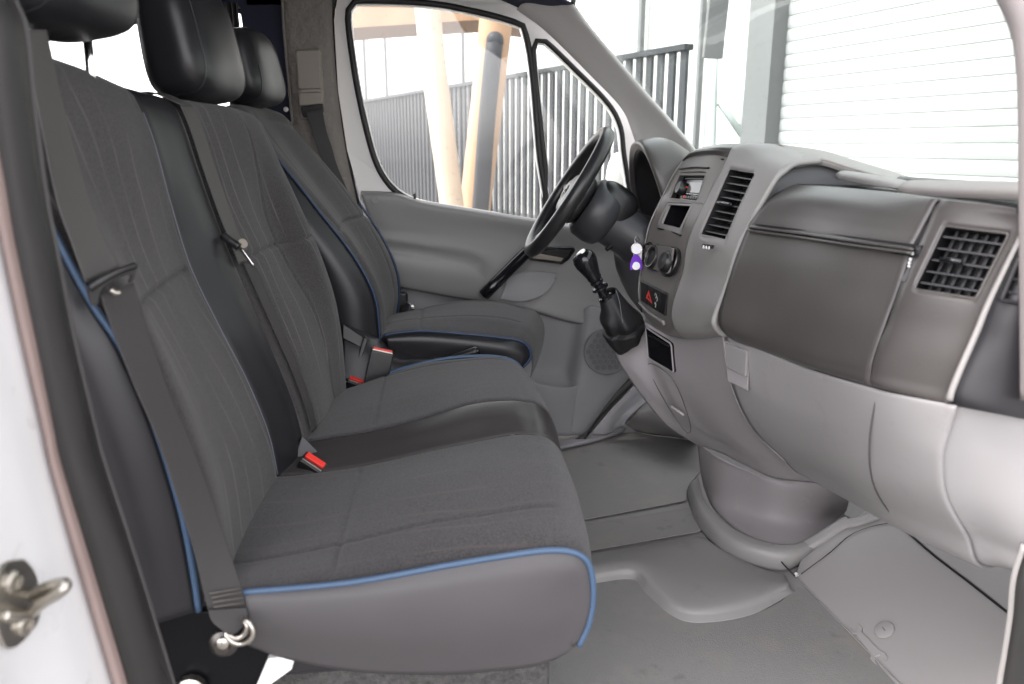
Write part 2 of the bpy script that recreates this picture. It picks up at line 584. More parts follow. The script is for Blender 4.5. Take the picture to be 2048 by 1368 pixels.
# raised flange round the foot of the console
loft('floor_flange', [[(0.844,2.141,0.05),(0.802,1.948,0.05),(0.83,1.79,0.05),(0.904,1.711,0.05),(1.012,1.73,0.05),(1.157,1.849,0.05)],
                      [(0.817,2.118,0.045),(0.776,1.921,0.045),(0.799,1.754,0.045),(0.888,1.676,0.045),(0.976,1.686,0.045),(1.166,1.827,0.045)],
                      [(0.813,2.143,0),(0.773,1.945,0),(0.789,1.776,0),(0.875,1.678,0),(0.959,1.697,0),(1.156,1.827,0)]], 'floor_smooth', floor, n=40, sv=6, thick=.006)
# toe board: sloping light panel in front of the passenger seat
toe = tag(plate('toe_board', [(0.912,1.635,-0.006),(0.949,1.682,0.021),(1.083,1.697,0.114),(1.159,1.698,0.168),(1.282,1.616,0.253),(1.227,1.162,0.215),(1.065,1.022,0.101),(0.924,1.159,0.003)], 'toe_grey', vec=(.01, 0, -.012), bevel=.004), kind='structure')
loft('edge_bead', [[(0.926,1.744,0.004),(0.993,1.72,0.051),(1.078,1.71,0.11),(1.087,1.69,0.117),(1.169,1.649,0.174)], [(0.921,1.715,0.001),(0.985,1.688,0.046),(1.064,1.681,0.101),(1.082,1.666,0.113),(1.161,1.623,0.168)]], 'toe_grey', toe, n=40, sv=4, thick=.022)
tube('cover_seam', [V(q) + V((-.002, 0, .003)) for q in [(0.931,1.634,0.008),(1.003,1.639,0.058),(1.057,1.649,0.096),(1.099,1.635,0.125),(1.14,1.601,0.154)]], .0012, 'steel_dark', toe, n=30, seg=6)
tube('cover_seam', [V(q) + V((-.002, 0, .003)) for q in [(0.931,1.634,0.008),(0.921,1.601,0),(0.931,1.18,0.008)]], .0015, 'toe_grey', toe, n=30, seg=6)
tube('panel_gap', [V(q) + V((-.001, 0, .001)) for q in [(1.141,1.558,0.155),(1.138,1.446,0.152),(1.139,1.333,0.153),(1.139,1.224,0.153)]], .0028, 'gap_black', toe, n=30, seg=6)
nT = V((-.7, 0, 1)).normalized()
cT = V([(0.974,1.353,0.038)][0])
lathe('quarter_turn_lock', cT, nT, [(.0, .001), (.019, .001), (.0215, .003), (.0205, .0055), (.018, .0065), (0.0, .0065)], 'toe_grey', toe, 32)
box('lock_slot', cT + nT * .0066, (.002, .012, .0006), 'grille_grey', toe, rot=Matrix(((.82, .1, -.57), (-.1, .99, .05), (.57, 0, .82))), bevel=0)
wr = [V(q) + nT * .0042 for q in [(0.93,1.411,0.007),(0.932,1.41,0.009),(0.929,1.396,0.007),(0.936,1.389,0.011),(0.942,1.396,0.016),(0.945,1.407,0.018),(0.949,1.407,0.02),(0.948,1.39,0.019),(0.942,1.382,0.015),(0.942,1.374,0.016),(0.943,1.317,0.016),(0.947,1.303,0.019),(0.945,1.292,0.018),(0.939,1.288,0.013),(0.942,1.299,0.015),(0.938,1.308,0.013),(0.93,1.309,0.007),(0.925,1.301,0.003),(0.924,1.291,0.003),(0.921,1.299,0),(0.922,1.314,0.002),(0.928,1.32,0.005),(0.931,1.383,0.008),(0.926,1.393,0.004)]]
plate('wrench_emblem', wr, 'toe_grey', toe, vec=nT * -.006, bevel=.0009)
lathe('fixing_clip', V([(0.923,1.644,0.002)][0]), nT, [(.0055, .0), (.0055, .003), (.004, .006), (0, .007)], 'white_clean', toe, 14)
tube('split_seam', [(0.886,1.71,0.052),(0.89,1.673,0.03),(0.913,1.634,0.006)], .002, 'gap_black', floor, n=14, seg=6)

# van shell that shades the cab
def wallbox(name, c, s, mt):
    return tag(box(name, c, s, mt, bevel=0), kind='structure')
wallbox('roof', (-1.15, 1.75, 1.78), (3.5, 1.95, .04), 'roof_lining')
wallbox('wall_back', (-2.9, 1.75, .6), (.04, 1.9, 2.4), 'navy_lining')
wallbox('wall_near', (-1.7, .84, .85), (2.4, .04, 1.9), 'navy_lining')
wallbox('floor_back', (-1.85, 1.75, -.03), (2.2, 1.85, .05), 'carpet_dark')
wallbox('firewall', (1.5, 1.75, .42), (.03, 1.9, 1.0), 'dash_black')
wallbox('wall_outer', (.2, 2.80, .12), (3.4, .03, 1.25), 'white_clean')
wallbox('footwell_wall', (1.1, 2.68, .38), (1.0, .03, 1.0), 'door_grey')
# rear side wall with the bright side window and its curtains
wy = 2.66
hole = [(-1.201,2.66,1.358),(-0.967,2.66,1.401),(-0.791,2.66,1.421),(-0.596,2.66,1.448),(-0.536,2.66,1.46),(-0.521,2.66,1.452),(-0.518,2.66,1.426),(-0.515,2.66,1.309),(-0.512,2.66,1.097),(-0.783,2.66,1.081),(-1.053,2.66,1.073),(-1.238,2.66,1.065)]
rear = tag(plate('wall_side', [(-0.37,2.66,1.572),(-0.376,2.66,1.266),(-0.386,2.66,1.003),(-0.412,2.66,0.363),(-2.668,2.66,0.436),(-2.342,2.66,1.651),(-0.905,2.66,1.668)], 'navy_lining', holes=[rs(sharp(hole), 60, True)], vec=(0, .05, 0)), kind='structure')
plate('window_pane', [(-1.237,2.7,1.433),(-0.466,2.7,1.491),(-0.484,2.7,1.05),(-1.298,2.7,1.035)], 'window_glass', rear, vec=(0, .004, 0))
loft('window_rail', [[(-1.252,2.65,1.361),(-0.962,2.65,1.411),(-0.787,2.65,1.43),(-0.578,2.65,1.461),(-0.525,2.65,1.47)], [(-1.254,2.65,1.35),(-0.963,2.65,1.4),(-0.788,2.65,1.418),(-0.579,2.65,1.449),(-0.519,2.65,1.459)]], 'dash_grey', rear, n=14, sv=2, thick=.02)
def curtain(u0, u1, v0, v1, lab):
    top, bot = [], []
    m = 40
    a, b = V(u0), V(u1)
    for k in range(m + 1):
        f = k / m
        dy = .018 * math.sin(f * 24 + .6 * math.sin(f * 7))
        top.append(a.lerp(b, f) + V((0, dy - .04, 0)))
        bot.append(V(v0).lerp(V(v1), f) + V((0, dy * 1.3 - .04, 0)))
    o = grid('curtain', [top, [x.lerp(y, .5) for x, y in zip(top, bot)], bot], 'curtain', None, 2, 6, thick=.002)
    return tag(o, lab, 'curtain', 'curtains at the side window')
A_ = [(-0.574,2.63,1.458),(-0.511,2.63,1.465),(-0.553,2.63,1.035),(-0.51,2.63,1.035)]
curtain(A_[0], A_[1], A_[2], A_[3], 'gathered dark curtain at the window edge behind the driver headrest')
A_ = [(-1.211,2.63,1.382),(-1.082,2.63,1.384),(-1.293,2.63,1.035),(-1.102,2.63,1.035)]
curtain(A_[0], A_[1], A_[2], A_[3], 'gathered dark curtain behind the top of the nearest seat back')

# ================================================================ outside
tag(box('ground', (0, 0, -.62), (160, 160, .1), mat('paving', (.13, .125, .12), .9, bump=(30, .3, .01), var=.15, vscale=2), bevel=0), kind='structure')
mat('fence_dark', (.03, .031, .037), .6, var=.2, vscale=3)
mat('facade_white', (.5, .5, .485), .8, bump=(40, .05, .002), var=.02, vscale=1)
mat('shutter_white', (.35, .35, .35), .5, var=.015)
mat('timber', (.36, .22, .13), .6, var=.25, vscale=5, bump=(25, .2, .003))
mat('timber_pale', (.5, .38, .28), .6, var=.15, vscale=6, bump=(20, .2, .003))
mat('timber_warm', (.4, .25, .15), .6, var=.2, vscale=5)
mat('post_grey', (.12, .12, .122), .5, var=.06)
mat('rail_green', (.3, .33, .32), .5)

fa, fb = V([(2.156,6.308,1.78)][0]), V([(0.182,11.716,1.78)][0])
fd = (fb - fa); fd.z = 0
L0 = fd.length
fd.normalize()
fn_ = V((fd.y, -fd.x, 0))
rotf = Matrix((fd, fn_, V((0, 0, 1)))).transposed()
fence = thing('slat_fence', 'dark fence of narrow upright slats behind the driver side window', 'fence', (fa.x, fa.y, -.57))
sl = None
k = 0
pos = 0.0
while pos < 18:
    c = fa + fd * pos
    if sl is None:
        sl = box('slat', (c.x, c.y, (1.78 - .57) / 2), (.075, .03, 2.35), 'fence_dark', fence, rot=rotf, bevel=0)
        c0 = c.copy()
    else:
        o = sl.copy()
        COL.objects.link(o)
        o.location = (c - c0)
    pos += .15
    k += 1
e = fa + fd * 9
box('top_rail', (e.x, e.y, 1.80), (18.1, .09, .045), 'fence_dark', fence, rot=rotf, bevel=0)
box('bottom_rail', (e.x + .07 * fn_.x, e.y + .07 * fn_.y, .18), (18.1, .04, .08), 'fence_dark', fence, rot=rotf, bevel=0)
# pale building behind the fence
def up_plate(name, a, b, z0, z1, mt, parent, t=.1):
    a, b = V(a), V(b)
    n = V((b.y - a.y, a.x - b.x, 0)).normalized() * -t
    return plate(name, [(a.x, a.y, z0), (b.x, b.y, z0), (b.x, b.y, z1), (a.x, a.y, z1)], mt, parent, vec=n)
off = V((fn_.x, fn_.y, 0))
if off.dot(V((0, 1, 0))) < 0: off = -off
ba, bb = fa + off * 5 - fd * 12, fa + off * 5 + fd * 30
bld = thing('building', 'overexposed white building with slim mullions behind the slat fence', 'building', (fa.x + off.x * 5, fa.y + off.y * 5, -.57))
up_plate('wall', (ba.x, ba.y, 0), (bb.x, bb.y, 0), -.57, 6.5, 'facade_white', bld, .2)
for k, (u, wd) in enumerate(((748, .2), (792, .06), (950, .05), (1310, .10), (1432, .07))):
    # mullions standing proud of the wall
    r = V([(-0.407,9,1.788),(-0.17,9,1.79),(0.694,9,1.799),(2.739,9,1.82),(3.459,9,1.827)][k]) - V((0, 0, 1.05))
    s = (ba - V((0, 0, 0))).dot(off) / r.dot(off)
    c = r * s
    box('mullion', (c.x - off.x * .35, c.y - off.y * .35, 2.4), (wd, .1, 6), 'post_grey', bld, rot=rotf, bevel=0)
# timber eaves above, and two leaning round timber columns
can = thing('timber_canopy', 'orange timber canopy edge at the top of the driver window', 'canopy', (0, 9, 2.4))
q = [(-0.777,7.6,2.549),(1.098,7.6,2.595),(1.101,7.6,2.118),(0.591,7.6,2.161),(-0.54,7.6,2.074),(-0.807,7.6,2.044)]
plate('fascia', q, 'timber', can, vec=(.1, 1.2, .05))
for u0 in (742, 806, 870, 942, 1010):
    pass
tag(tube('timber_column', [(0.107,6.2,2.358),(0.162,6.2,1.67),(0.288,6.2,0.553),(0.373,6.2,-0.34)], .095, 'timber_pale', None, n=12, seg=20), 'pale leaning timber column, left one seen through the driver window', 'column', 'leaning timber columns')
tc_ = thing('timber_column', 'leaning timber column with a dark window reflection built as a solid before it, right one seen through the driver window', 'column', tuple([(0.37,6.5,-0.406)][0]), 'leaning timber columns')
tube('shaft', [(0.705,6.5,2.437),(0.663,6.5,1.93),(0.488,6.5,0.527),(0.37,6.5,-0.406)], .13, 'timber_warm', tc_, n=12, seg=20)
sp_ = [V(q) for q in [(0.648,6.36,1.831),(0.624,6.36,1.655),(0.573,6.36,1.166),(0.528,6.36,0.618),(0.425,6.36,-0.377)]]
tube('dark_reflection', sp_, .068, 'fence_dark', tc_, n=20, seg=18)  # dark reflection in the window glass, shaped here as an added solid
pillow('dark_reflection_top', sp_[0], (.068, .068, .07), 'fence_dark', tc_, p=2.2, n=10)
# roller shutter in front of the van, its steel post, stair rail, hanging post
dr = V((-.247, .969, 0)).normalized()
rp = V([(2.374,5,1.057)][0])
roll = thing('roller_shutter', 'white horizontally ribbed roller shutter seen through the windscreen', 'shutter', (rp.x, rp.y, -.57))
rn = V((-dr.y, dr.x, 0))
if rn.x > 0: rn = -rn
rotr = Matrix((dr, -rn, V((0, 0, 1)))).transposed()
sl = None
for k in range(56):
    z = -.5 + k * .078
    if sl is None:
        e = rp - dr * 4.0
        # slightly bowed slat
        prof = [(-.0035, -.0012), (.004, .002), (.0075, .02), (.0085, .038), (.0075, .056), (.004, .072), (-.0035, .0768)]
        vv, ff = [], []
        for s in (-4.0, 4.0):
            for (o_, h) in prof:
                c = e + dr * s + rn * o_
                vv.append((c.x, c.y, z + h))
        m = len(prof)
        for i in range(m - 1):
            ff.append((i, i + 1, m + i + 1, m + i))
        sl = obj('slat', vv, ff, 'shutter_white', roll, smooth=False, thick=.002)
    else:
        o = sl.copy()
        COL.objects.link(o)
        o.location = (0, 0, k * .078)
e = rp - dr * 4.0 - rn * .05
box('backing', (e.x, e.y, 1.6), (8, .02, 4.5), 'post_grey', roll, rot=rotr, bevel=0)
c = rp + dr * .115 + rn * .02
post = box('steel_post', (c.x, c.y, 1.6), (.25, .2, 4.4), 'post_grey', None, rot=rotr, bevel=.004)
tag(post, 'grey steel post beside the white roller shutter', 'post')
c = V([(2.142,5.6,1.899)][0])
tag(box('hanging_banner', (c.x, c.y, c.z + .22), (.14, .04, .95), 'post_grey', None, rot=Matrix.Rotation(R(3), 3, 'Y'), bevel=.002), 'narrow grey hanging panel left of the steel post', 'panel')
st = thing('stair_rail', 'thin green grey stair handrail with sloping bar beyond the windscreen', 'handrail', tuple([(2.341,6,1.05)][0]))
for pts, r in (([(2.295,6,1.73),(2.32,6,1.05),(2.346,6,0.229)], .02), ([(2.351,6,1.368),(2.619,6,1.043),(3.085,6,0.501)], .03), ([(2.539,6,1.387),(2.553,6,1.05),(2.593,6,0.306)], .025)):
    tube('rail_bar', pts, r, 'rail_green', st, n=6, seg=8)
# door mirror
tag(pillow('door_mirror', V([(0.762,2.86,0.866)][0]), (.06, .05, .16), 'white_clean', None, p=3), 'white door mirror housing outside the quarter window', 'mirror')

# windscreen
wsc = grid('windscreen', [
    [(.45, 2.48, 1.52), (.70, 2.50, 1.24), (.90, 2.50, .98)],
    [(.60, 2.10, 1.54), (.86, 2.12, 1.25), (1.16, 2.12, .96)],
    [(.66, 1.68, 1.55), (.94, 1.68, 1.25), (1.28, 1.68, .95)],
    [(.62, 1.24, 1.54), (.90, 1.22, 1.25), (1.2, 1.22, .95)],
    [(.47, .86, 1.52), (.74, .83, 1.24), (.98, .80, .95)]], 'screen_glass', None, 8, 8, thick=.005)
tag(wsc, 'clear curved windscreen above the dashboard', 'windscreen')

# ================================================================ passenger bench
bench = thing('passenger_bench', 'two place passenger bench in dark fabric and black vinyl with blue piping', 'seat', (0, 1.4, .3))
BY = [.98, 1.02, 1.10, 1.22, 1.355, 1.41, 1.465, 1.58, 1.70, 1.78, 1.85]
BZ = [.36, .44, .52, .60, .70, .80, .90, 1.0, 1.08, 1.14]
BX = [[-.310, -.310, -.312, -.318, -.337, -.365, -.405, -.440, -.46, -.485],
      [-.285, -.285, -.285, -.290, -.310, -.340, -.380, -.418, -.438, -.46],
      [-.285, -.285, -.288, -.297, -.322, -.357, -.392, -.422, -.437, -.455],
      [-.278, -.278, -.282, -.295, -.326, -.365, -.393, -.412, -.425, -.445],
      [-.262, -.262, -.268, -.287, -.321, -.362, -.39, -.405, -.421, -.440],
      [-.235, -.235, -.240, -.258, -.292, -.33, -.362, -.388, -.407, -.428],
      [-.227, -.227, -.234, -.252, -.284, -.317, -.348, -.374, -.392, -.412],
      [-.20, -.20, -.207, -.222, -.252, -.29, -.325, -.347, -.365, -.39],
      [-.19, -.19, -.198, -.205, -.228, -.27, -.305, -.318, -.332, -.365],
      [-.175, -.175, -.178, -.182, -.195, -.222, -.255, -.29, -.318, -.355],
      [-.20, -.19, -.185, -.185, -.195, -.22, -.256, -.298, -.335, -.375]]
def interp(xs, ys, x):
    """smooth 1-D interpolation on uneven knots"""
    n = len(xs)
    if x <= xs[0]: return ys[0]
    if x >= xs[-1]: return ys[-1]
    i = max(k for k in range(n - 1) if xs[k] <= x)
    h = xs[i + 1] - xs[i]
    f = (x - xs[i]) / h
    def sl(k):
        if k == 0: return (ys[1] - ys[0]) / (xs[1] - xs[0])
        if k == n - 1: return (ys[-1] - ys[-2]) / (xs[-1] - xs[-2])
        return (ys[k + 1] - ys[k - 1]) / (xs[k + 1] - xs[k - 1])
    m0, m1 = sl(i) * h, sl(i + 1) * h
    return (2 * f ** 3 - 3 * f * f + 1) * ys[i] + (f ** 3 - 2 * f * f + f) * m0 + (-2 * f ** 3 + 3 * f * f) * ys[i + 1] + (f ** 3 - f * f) * m1
def table(ky, kx, T, y, x):
    return interp(ky, [interp(kx, row, x) for row in T], y)
def gauss(x, w): return math.exp(-(x / w) ** 2)

def back_panel(name, y0, y1, T, ky, kz, ztop, mt, parent, seams=(), vseams=(), roll0=.006, roll1=.006, zb=.38, depth=.12, ny=80, nz=150, rw=.012):
    verts, faces = [], []
    for j in range(ny + 1):
        y = y0 + (y1 - y0) * j / ny
        zt = ztop(y)
        e0, e1 = y - y0, y1 - y
        rl = 0
        if e0 < rw: rl += roll0 * (1 - math.sqrt(max(0, 1 - (1 - e0 / rw) ** 2)))
        if e1 < rw: rl += roll1 * (1 - math.sqrt(max(0, 1 - (1 - e1 / rw) ** 2)))
        n_front = nz
        for i in range(nz + 1):
            z = zb + (zt - .035 - zb) * i / nz
            x = table_c(T, ky, kz, y, z)
            dx = rl
            for (zs, k) in seams:
                dx += .008 * gauss(z - zs - k * (y - y0), .0045) * min(1, max(0, min(e0, e1) - .006) / .02)
            for (f,) in vseams:
                dx += .004 * gauss(y - f(z), .003)
            verts.append((x - dx, y, z))
        x = table_c(T, ky, kz, y, zt - .035) - rl
        for (a, b) in ((.006, .018), (.018, .006), (.036, 0.0), (.06, .0), (.085, .008), (.105, .03), (depth, .09), (depth + .01, .4)):
            verts.append((x - a, y, zt - b - rl * .6))
    W = nz + 1 + 8
    for j in range(ny):
        for i in range(W - 1):
            a = j * W + i
            faces.append((a, a + 1, a + W + 1, a + W))
    return obj(name, verts, faces, mt, parent)
_cache = {}
def table_c(T, ky, kz, y, z):
    key = (id(T), y)
    if key not in _cache:
        _cache[key] = [interp(ky, [row[k] for row in T], y) for k in range(len(kz))]
    return interp(kz, _cache[key], z)
zt_b = lambda y: interp([.98, 1.1, 1.36, 1.46, 1.65, 1.78, 1.85], [1.150, 1.168, 1.142, 1.132, 1.128, 1.115, 1.08], y)
back_panel('backrest_fabric', .982, 1.353, BX, BY, BZ, zt_b, 'seat_fabric', bench, seams=((.838, .03),), roll0=.004, zb=.435)
back_panel('backrest_strip', 1.357, 1.463, BX, BY, BZ, zt_b, 'vinyl_black', bench, ny=30, nz=90)
back_panel('backrest_fabric', 1.467, 1.85, BX, BY, BZ, zt_b, 'seat_fabric', bench, seams=((.842, .02),), roll1=.03, rw=.03, vseams=((lambda z: interp([.38, .52, .68, .85, 1.07, 1.15], [1.71, 1.70, 1.70, 1.685, 1.69, 1.7], z),),))
# outer vinyl side with blue piping
pipe = [(-0.443,0.976,1.005),(-0.431,0.976,0.971),(-0.394,0.976,0.868),(-0.364,0.976,0.805),(-0.337,0.976,0.705),(-0.318,0.976,0.594),(-0.311,0.976,0.506),(-0.309,0.976,0.436)]
pipe = [V((-.488, .98, 1.14)), V((-.455, .976, 1.06))] + [V(q) for q in pipe[1:]]
tube('piping', pipe, .0046, 'piping_blue', bench, n=70)
back = [V((-.60, .99, 1.13)), V((-.58, .985, 1.05)), V((-.53, .98, .85)), V((-.48, .98, .65)), V((-.46, .98, .43))]
m1 = [V((-.515, .962, 1.14)), V((-.49, .958, 1.05)), V((-.425, .955, .85)), V((-.375, .955, .65)), V((-.36, .956, .435))]
front = [q + V((-.004, .0, 0)) for q in pipe]
mid2 = [V((-.56, .962, 1.14)), V((-.54, .956, 1.05)), V((-.48, .952, .85)), V((-.43, .952, .65)), V((-.41, .955, .43))]
loft('side_panel', [front, m1, mid2, back], 'vinyl_black', bench, n=50, sv=8, thick=.003)
# seam stitching beside the vinyl strip
for y in (1.349,):
    tube('seam_thread', [(table_c(BX, BY, BZ, y, z) + .0008, y, z) for z in (.47, .55, .65, .75, .85, .95, 1.05, 1.1)], .0011, 'stitch', bench, n=60, seg=5)

# cushions
CX = [-.32, -.2, -.1, 0.0, .1, .18, .235]
CY = [.97, 1.0, 1.07, 1.2, 1.36, 1.41, 1.47, 1.6, 1.75, 1.82, 1.855]
CZ = [[.455, .464, .468, .480, .493, .499, .492],
      [.452, .466, .476, .492, .505, .511, .505],
      [.447, .462, .479, .499, .510, .516, .508],
      [.455, .468, .482, .505, .520, .525, .515],
      [.462, .468, .479, .498, .515, .526, .518],
      [.470, .480, .495, .520, .540, .545, .533],
      [.475, .490, .503, .525, .552, .556, .545],
      [.475, .495, .515, .537, .554, .558, .547],
      [.472, .490, .514, .535, .549, .552, .542],
      [.462, .475, .505, .533, .544, .546, .532],
      [.450, .455, .490, .527, .536, .538, .520]]
xf_b = lambda y: interp([.97, 1.07, 1.3, 1.6, 1.8, 1.855], [.236, .252, .266, .268, .264, .252], y)
def cushion(name, y0, y1, T, ky, kx, xf, mt, parent, xb=-.3, xseam=(), yseam=(), roll0=.004, roll1=.004, rw=.012, ny=90, nz=150, drop=.2):
    verts, faces = [], []
    for j in range(ny + 1):
        y = y0 + (y1 - y0) * j / ny
        e0, e1 = y - y0, y1 - y
        rl = 0
        if e0 < rw: rl += roll0 * (1 - math.sqrt(max(0, 1 - (1 - e0 / rw) ** 2)))
        if e1 < rw: rl += roll1 * (1 - math.sqrt(max(0, 1 - (1 - e1 / rw) ** 2)))
        F = xf(y)
        xe = F - .06
        ze = table_c(T, ky, kx, y, xe)
        for i in range(nz + 1):
            x = xb + (xe - xb) * i / nz
            z = table_c(T, ky, kx, y, x) - rl
            for xs, k in xseam: z -= .004 * gauss(x - xs - k * (y - y0), .004) * min(1, max(0, min(e0, e1) - .006) / .02)
            for ys in yseam: z -= .0035 * gauss(y - ys, .003)
            verts.append((x, y, z))
        ze -= rl
        for k in range(1, 17):
            t = k / 16
            a = t * 2.0
            if a < 1.6:
                x_, z_ = xe + .06 * math.sin(a / 1.6 * math.pi / 2), ze - .07 * (1 - math.cos(a / 1.6 * math.pi / 2))
            else:
                f = (a - 1.6) / .4
                x_, z_ = F - .03 * f * f, ze - .07 - f * (drop - .07)
            yy = y
            verts.append((x_ - rl, yy, z_))
    W = nz + 17
    for j in range(ny):
        for i in range(W - 1):
            a = j * W + i
            faces.append((a, a + 1, a + W + 1, a + W))
    return obj(name, verts, faces, mt, parent)
cushion('cushion_fabric', .972, 1.357, CZ, CY, CX, xf_b, 'cushion_cloth', bench, xseam=((-.13, .04),), yseam=(1.07,), drop=.165)
cushion('cushion_strip', 1.361, 1.466, CZ, CY, CX, xf_b, 'vinyl_grey', bench, ny=36, nz=90)
cushion('cushion_fabric', 1.47, 1.852, CZ, CY, CX, xf_b, 'cushion_cloth', bench, xseam=((-.095, .03),), yseam=(1.80,))
cp = [(-0.257,0.966,0.464),(-0.237,0.966,0.466),(-0.105,0.966,0.47),(0.032,0.966,0.487),(0.102,0.966,0.495),(0.165,0.966,0.5),(0.201,0.966,0.496),(0.223,0.966,0.483),(0.233,0.966,0.459),(0.236,0.966,0.417),(0.23,0.966,0.376),(0.217,0.966,0.343)]
tube('piping', cp, .0046, 'piping_blue', bench, n=110)
loft('cushion_side', [[V(q) + V((-.002, .002, 0)) for q in cp],
                      [(-0.246,0.958,0.456),(-0.171,0.955,0.455),(-0.064,0.953,0.456),(0.031,0.952,0.463),(0.114,0.953,0.466),(0.178,0.956,0.463),(0.208,0.96,0.451),(0.222,0.962,0.424),(0.222,0.962,0.388),(0.211,0.964,0.348)],
                      [(-0.245,0.955,0.423),(-0.173,0.95,0.411),(-0.066,0.947,0.398),(0.03,0.946,0.395),(0.099,0.948,0.395),(0.157,0.952,0.392),(0.187,0.957,0.384),(0.202,0.96,0.37),(0.207,0.962,0.356),(0.205,0.964,0.345)],
                      [(-0.248,0.97,0.382),(-0.206,0.968,0.362),(-0.146,0.966,0.341),(-0.07,0.966,0.324),(0.029,0.966,0.313),(0.101,0.967,0.312),(0.145,0.967,0.314),(0.175,0.967,0.321),(0.197,0.967,0.332),(0.211,0.967,0.342)]], 'vinyl_side', bench, n=70, sv=8, thick=.003)
tube('piping', [(-.2, 1.857, .452), (-.13, 1.858, .482), (-.05, 1.858, .513), (.05, 1.858, .535), (.15, 1.858, .54), (.22, 1.858, .53), (.255, 1.857, .50), (.262, 1.857, .45), (.25, 1.856, .4)], .0045, 'piping_blue', bench, n=50)
box('cushion_pan', (-.03, 1.41, .335), (.5, .84, .06), 'dash_black', bench, bevel=.02)
# carpeted plinth and black steel frame under the bench
box('plinth', (-.06, 1.45, .14), (.50, .80, .29), 'carpet_dark', bench, bevel=.01)
plate('seat_frame', [(-0.376,0.985,0.432),(-0.314,0.985,0.431),(-0.258,0.985,0.42),(-0.219,0.985,0.361),(-0.252,0.985,0.282),(-0.4,0.985,0.213),(-0.421,0.985,0.379)], 'black_metal', bench, vec=(0, .03, 0), bevel=.004)
plate('frame_foot', [(-0.224,0.975,0.354),(-0.186,0.975,0.355),(-0.193,0.975,0.333),(-0.221,0.975,0.313),(-0.255,0.975,0.273),(-0.249,0.975,0.298)], 'white_clean', bench, vec=(0, .03, 0), bevel=.003)
lathe('frame_bolt', V([(-0.33,0.98,0.316)][0]), (0, -1, 0), [(.02, 0), (.02, .012), (.012, .016), (0, .016)], 'steel', bench, 12)
# headrests
rotm = Matrix.Rotation(R(-9), 3, 'Z') @ Matrix.Rotation(R(-8), 3, 'Y')
def headrest(parent, c, half, rot, posts):
    def shape(v):
        return V((v.x * (1 - .18 * (v.z * .5 + .5)) , v.y * (1 - .06 * v.z), v.z))
    h = pillow('headrest', c, half, 'vinyl_black', parent, rot=rot, p=3.6, n=22, fn=shape)
    for s in (-.74, .74):
        pts = []
        for k in range(40):
            a = 2 * math.pi * k / 40
            ca, sa = math.cos(a), math.sin(a)
            p_ = 3.6
            kk = ((abs(ca) ** p_ + abs(sa) ** p_ + abs(s) ** p_)) ** (1 / p_)
            # point on the surface at fixed y fraction s
            rr = (max(0, 1 - abs(s) ** p_)) ** (1 / p_) / ((abs(ca) ** p_ + abs(sa) ** p_) ** (1 / p_))
            v = shape(V((ca * rr, s, sa * rr)))
            pts.append(V(c) + rot @ V((v.x * half[0], v.y * half[1], v.z * half[2])))
        tube('seam', pts, .0016, 'vinyl_black', h, n=60, seg=6, closed=True)
    for dy in posts:
        b = V(c) + rot @ V((-.3 * half[0], dy, -half[2] * .8))
        tube('post', [b, b + V((-.004, 0, -.12))], .0065, 'chrome', h, n=4, seg=12)
    return h
headrest(bench, V((-.458, 1.13, 1.293)), (.075, .125, .108), rotm, (-.03, .1))
headrest(bench, V((-.413, 1.63, 1.238)), (.066, .125, .112), rotm, (-.07, .07))

# buckles
def buckle(parent, top, u, wdir, ln=.05, wd=.034, th=.022, name='buckle'):
    """u = pointing out of the slot, wdir = along the red button"""
    u, wdir = V(u).normalized(), V(wdir).normalized()
    wdir = (wdir - u * wdir.dot(u)).normalized()
    t = u.cross(wdir)
    rot = Matrix((wdir, t, u)).transposed()
    b = box(name, V(top) - u * ln / 2, (wd + .006, th + .004, ln), 'plastic_black', parent, rot=rot, bevel=.003)
    box('release_button', V(top) + u * .002 + t * .003, (wd - .002, th * .55, .009), 'button_red', b, rot=rot, bevel=.002)
    box('slot_trim', V(top) + u * .0015 - t * .008, (wd, .0025, .003), 'steel', b, rot=rot, bevel=.0005)
    return b
def pd(u0, u1):
    return V(u1) - V(u0)
q = [(-0.222,1.38,0.49),(-0.178,1.36,0.479),(-0.201,1.37,0.481)]
buckle(bench, V(q[2]), (.35, -.55, .75), pd(q[0], q[1]), ln=.07, wd=.042)
plate('buckle_flap', [(-0.248,1.4,0.46),(-0.229,1.43,0.515),(-0.196,1.42,0.48),(-0.196,1.41,0.463)], 'vinyl_black', bench, vec=(-.01, .01, -.02), bevel=.003)
pillow('buckle_pocket', V([(-0.188,1.43,0.468)][0]), (.045, .03, .012), 'vinyl_black', bench, p=3)
q = [(-0.177,1.87,0.497),(-0.137,1.87,0.472),(-0.157,1.87,0.483)]
buckle(bench, V(q[2]), (.3, -.35, .85), pd(q[0], q[1]), ln=.06, wd=.042)

# ================================================================ driver seat
drv = thing('driver_seat', 'driver seat in dark fabric with navy piped black vinyl sides', 'seat', (0, 2.2, .3))
DY = [1.99, 2.03, 2.10, 2.2, 2.32, 2.38, 2.42]
DZ = [.44, .55, .60, .68, .78, .88, .95, 1.03, 1.10, 1.14]
DX = [[-.11, -.103, -.104, -.113, -.160, -.23, -.279, -.338, -.385, -.42],
      [-.10, -.090, -.088, -.098, -.145, -.215, -.268, -.330, -.380, -.42],
      [-.10, -.095, -.095, -.112, -.155, -.22, -.27, -.328, -.375, -.41],
      [-.10, -.095, -.095, -.112, -.155, -.22, -.27, -.322, -.368, -.405],
      [-.09, -.080, -.075, -.083, -.12, -.18, -.228, -.285, -.34, -.395],
      [-.08, -.070, -.062, -.070, -.11, -.172, -.222, -.29, -.36, -.41],
      [-.09, -.085, -.08, -.087, -.128, -.19, -.245, -.32, -.40, -.44]]
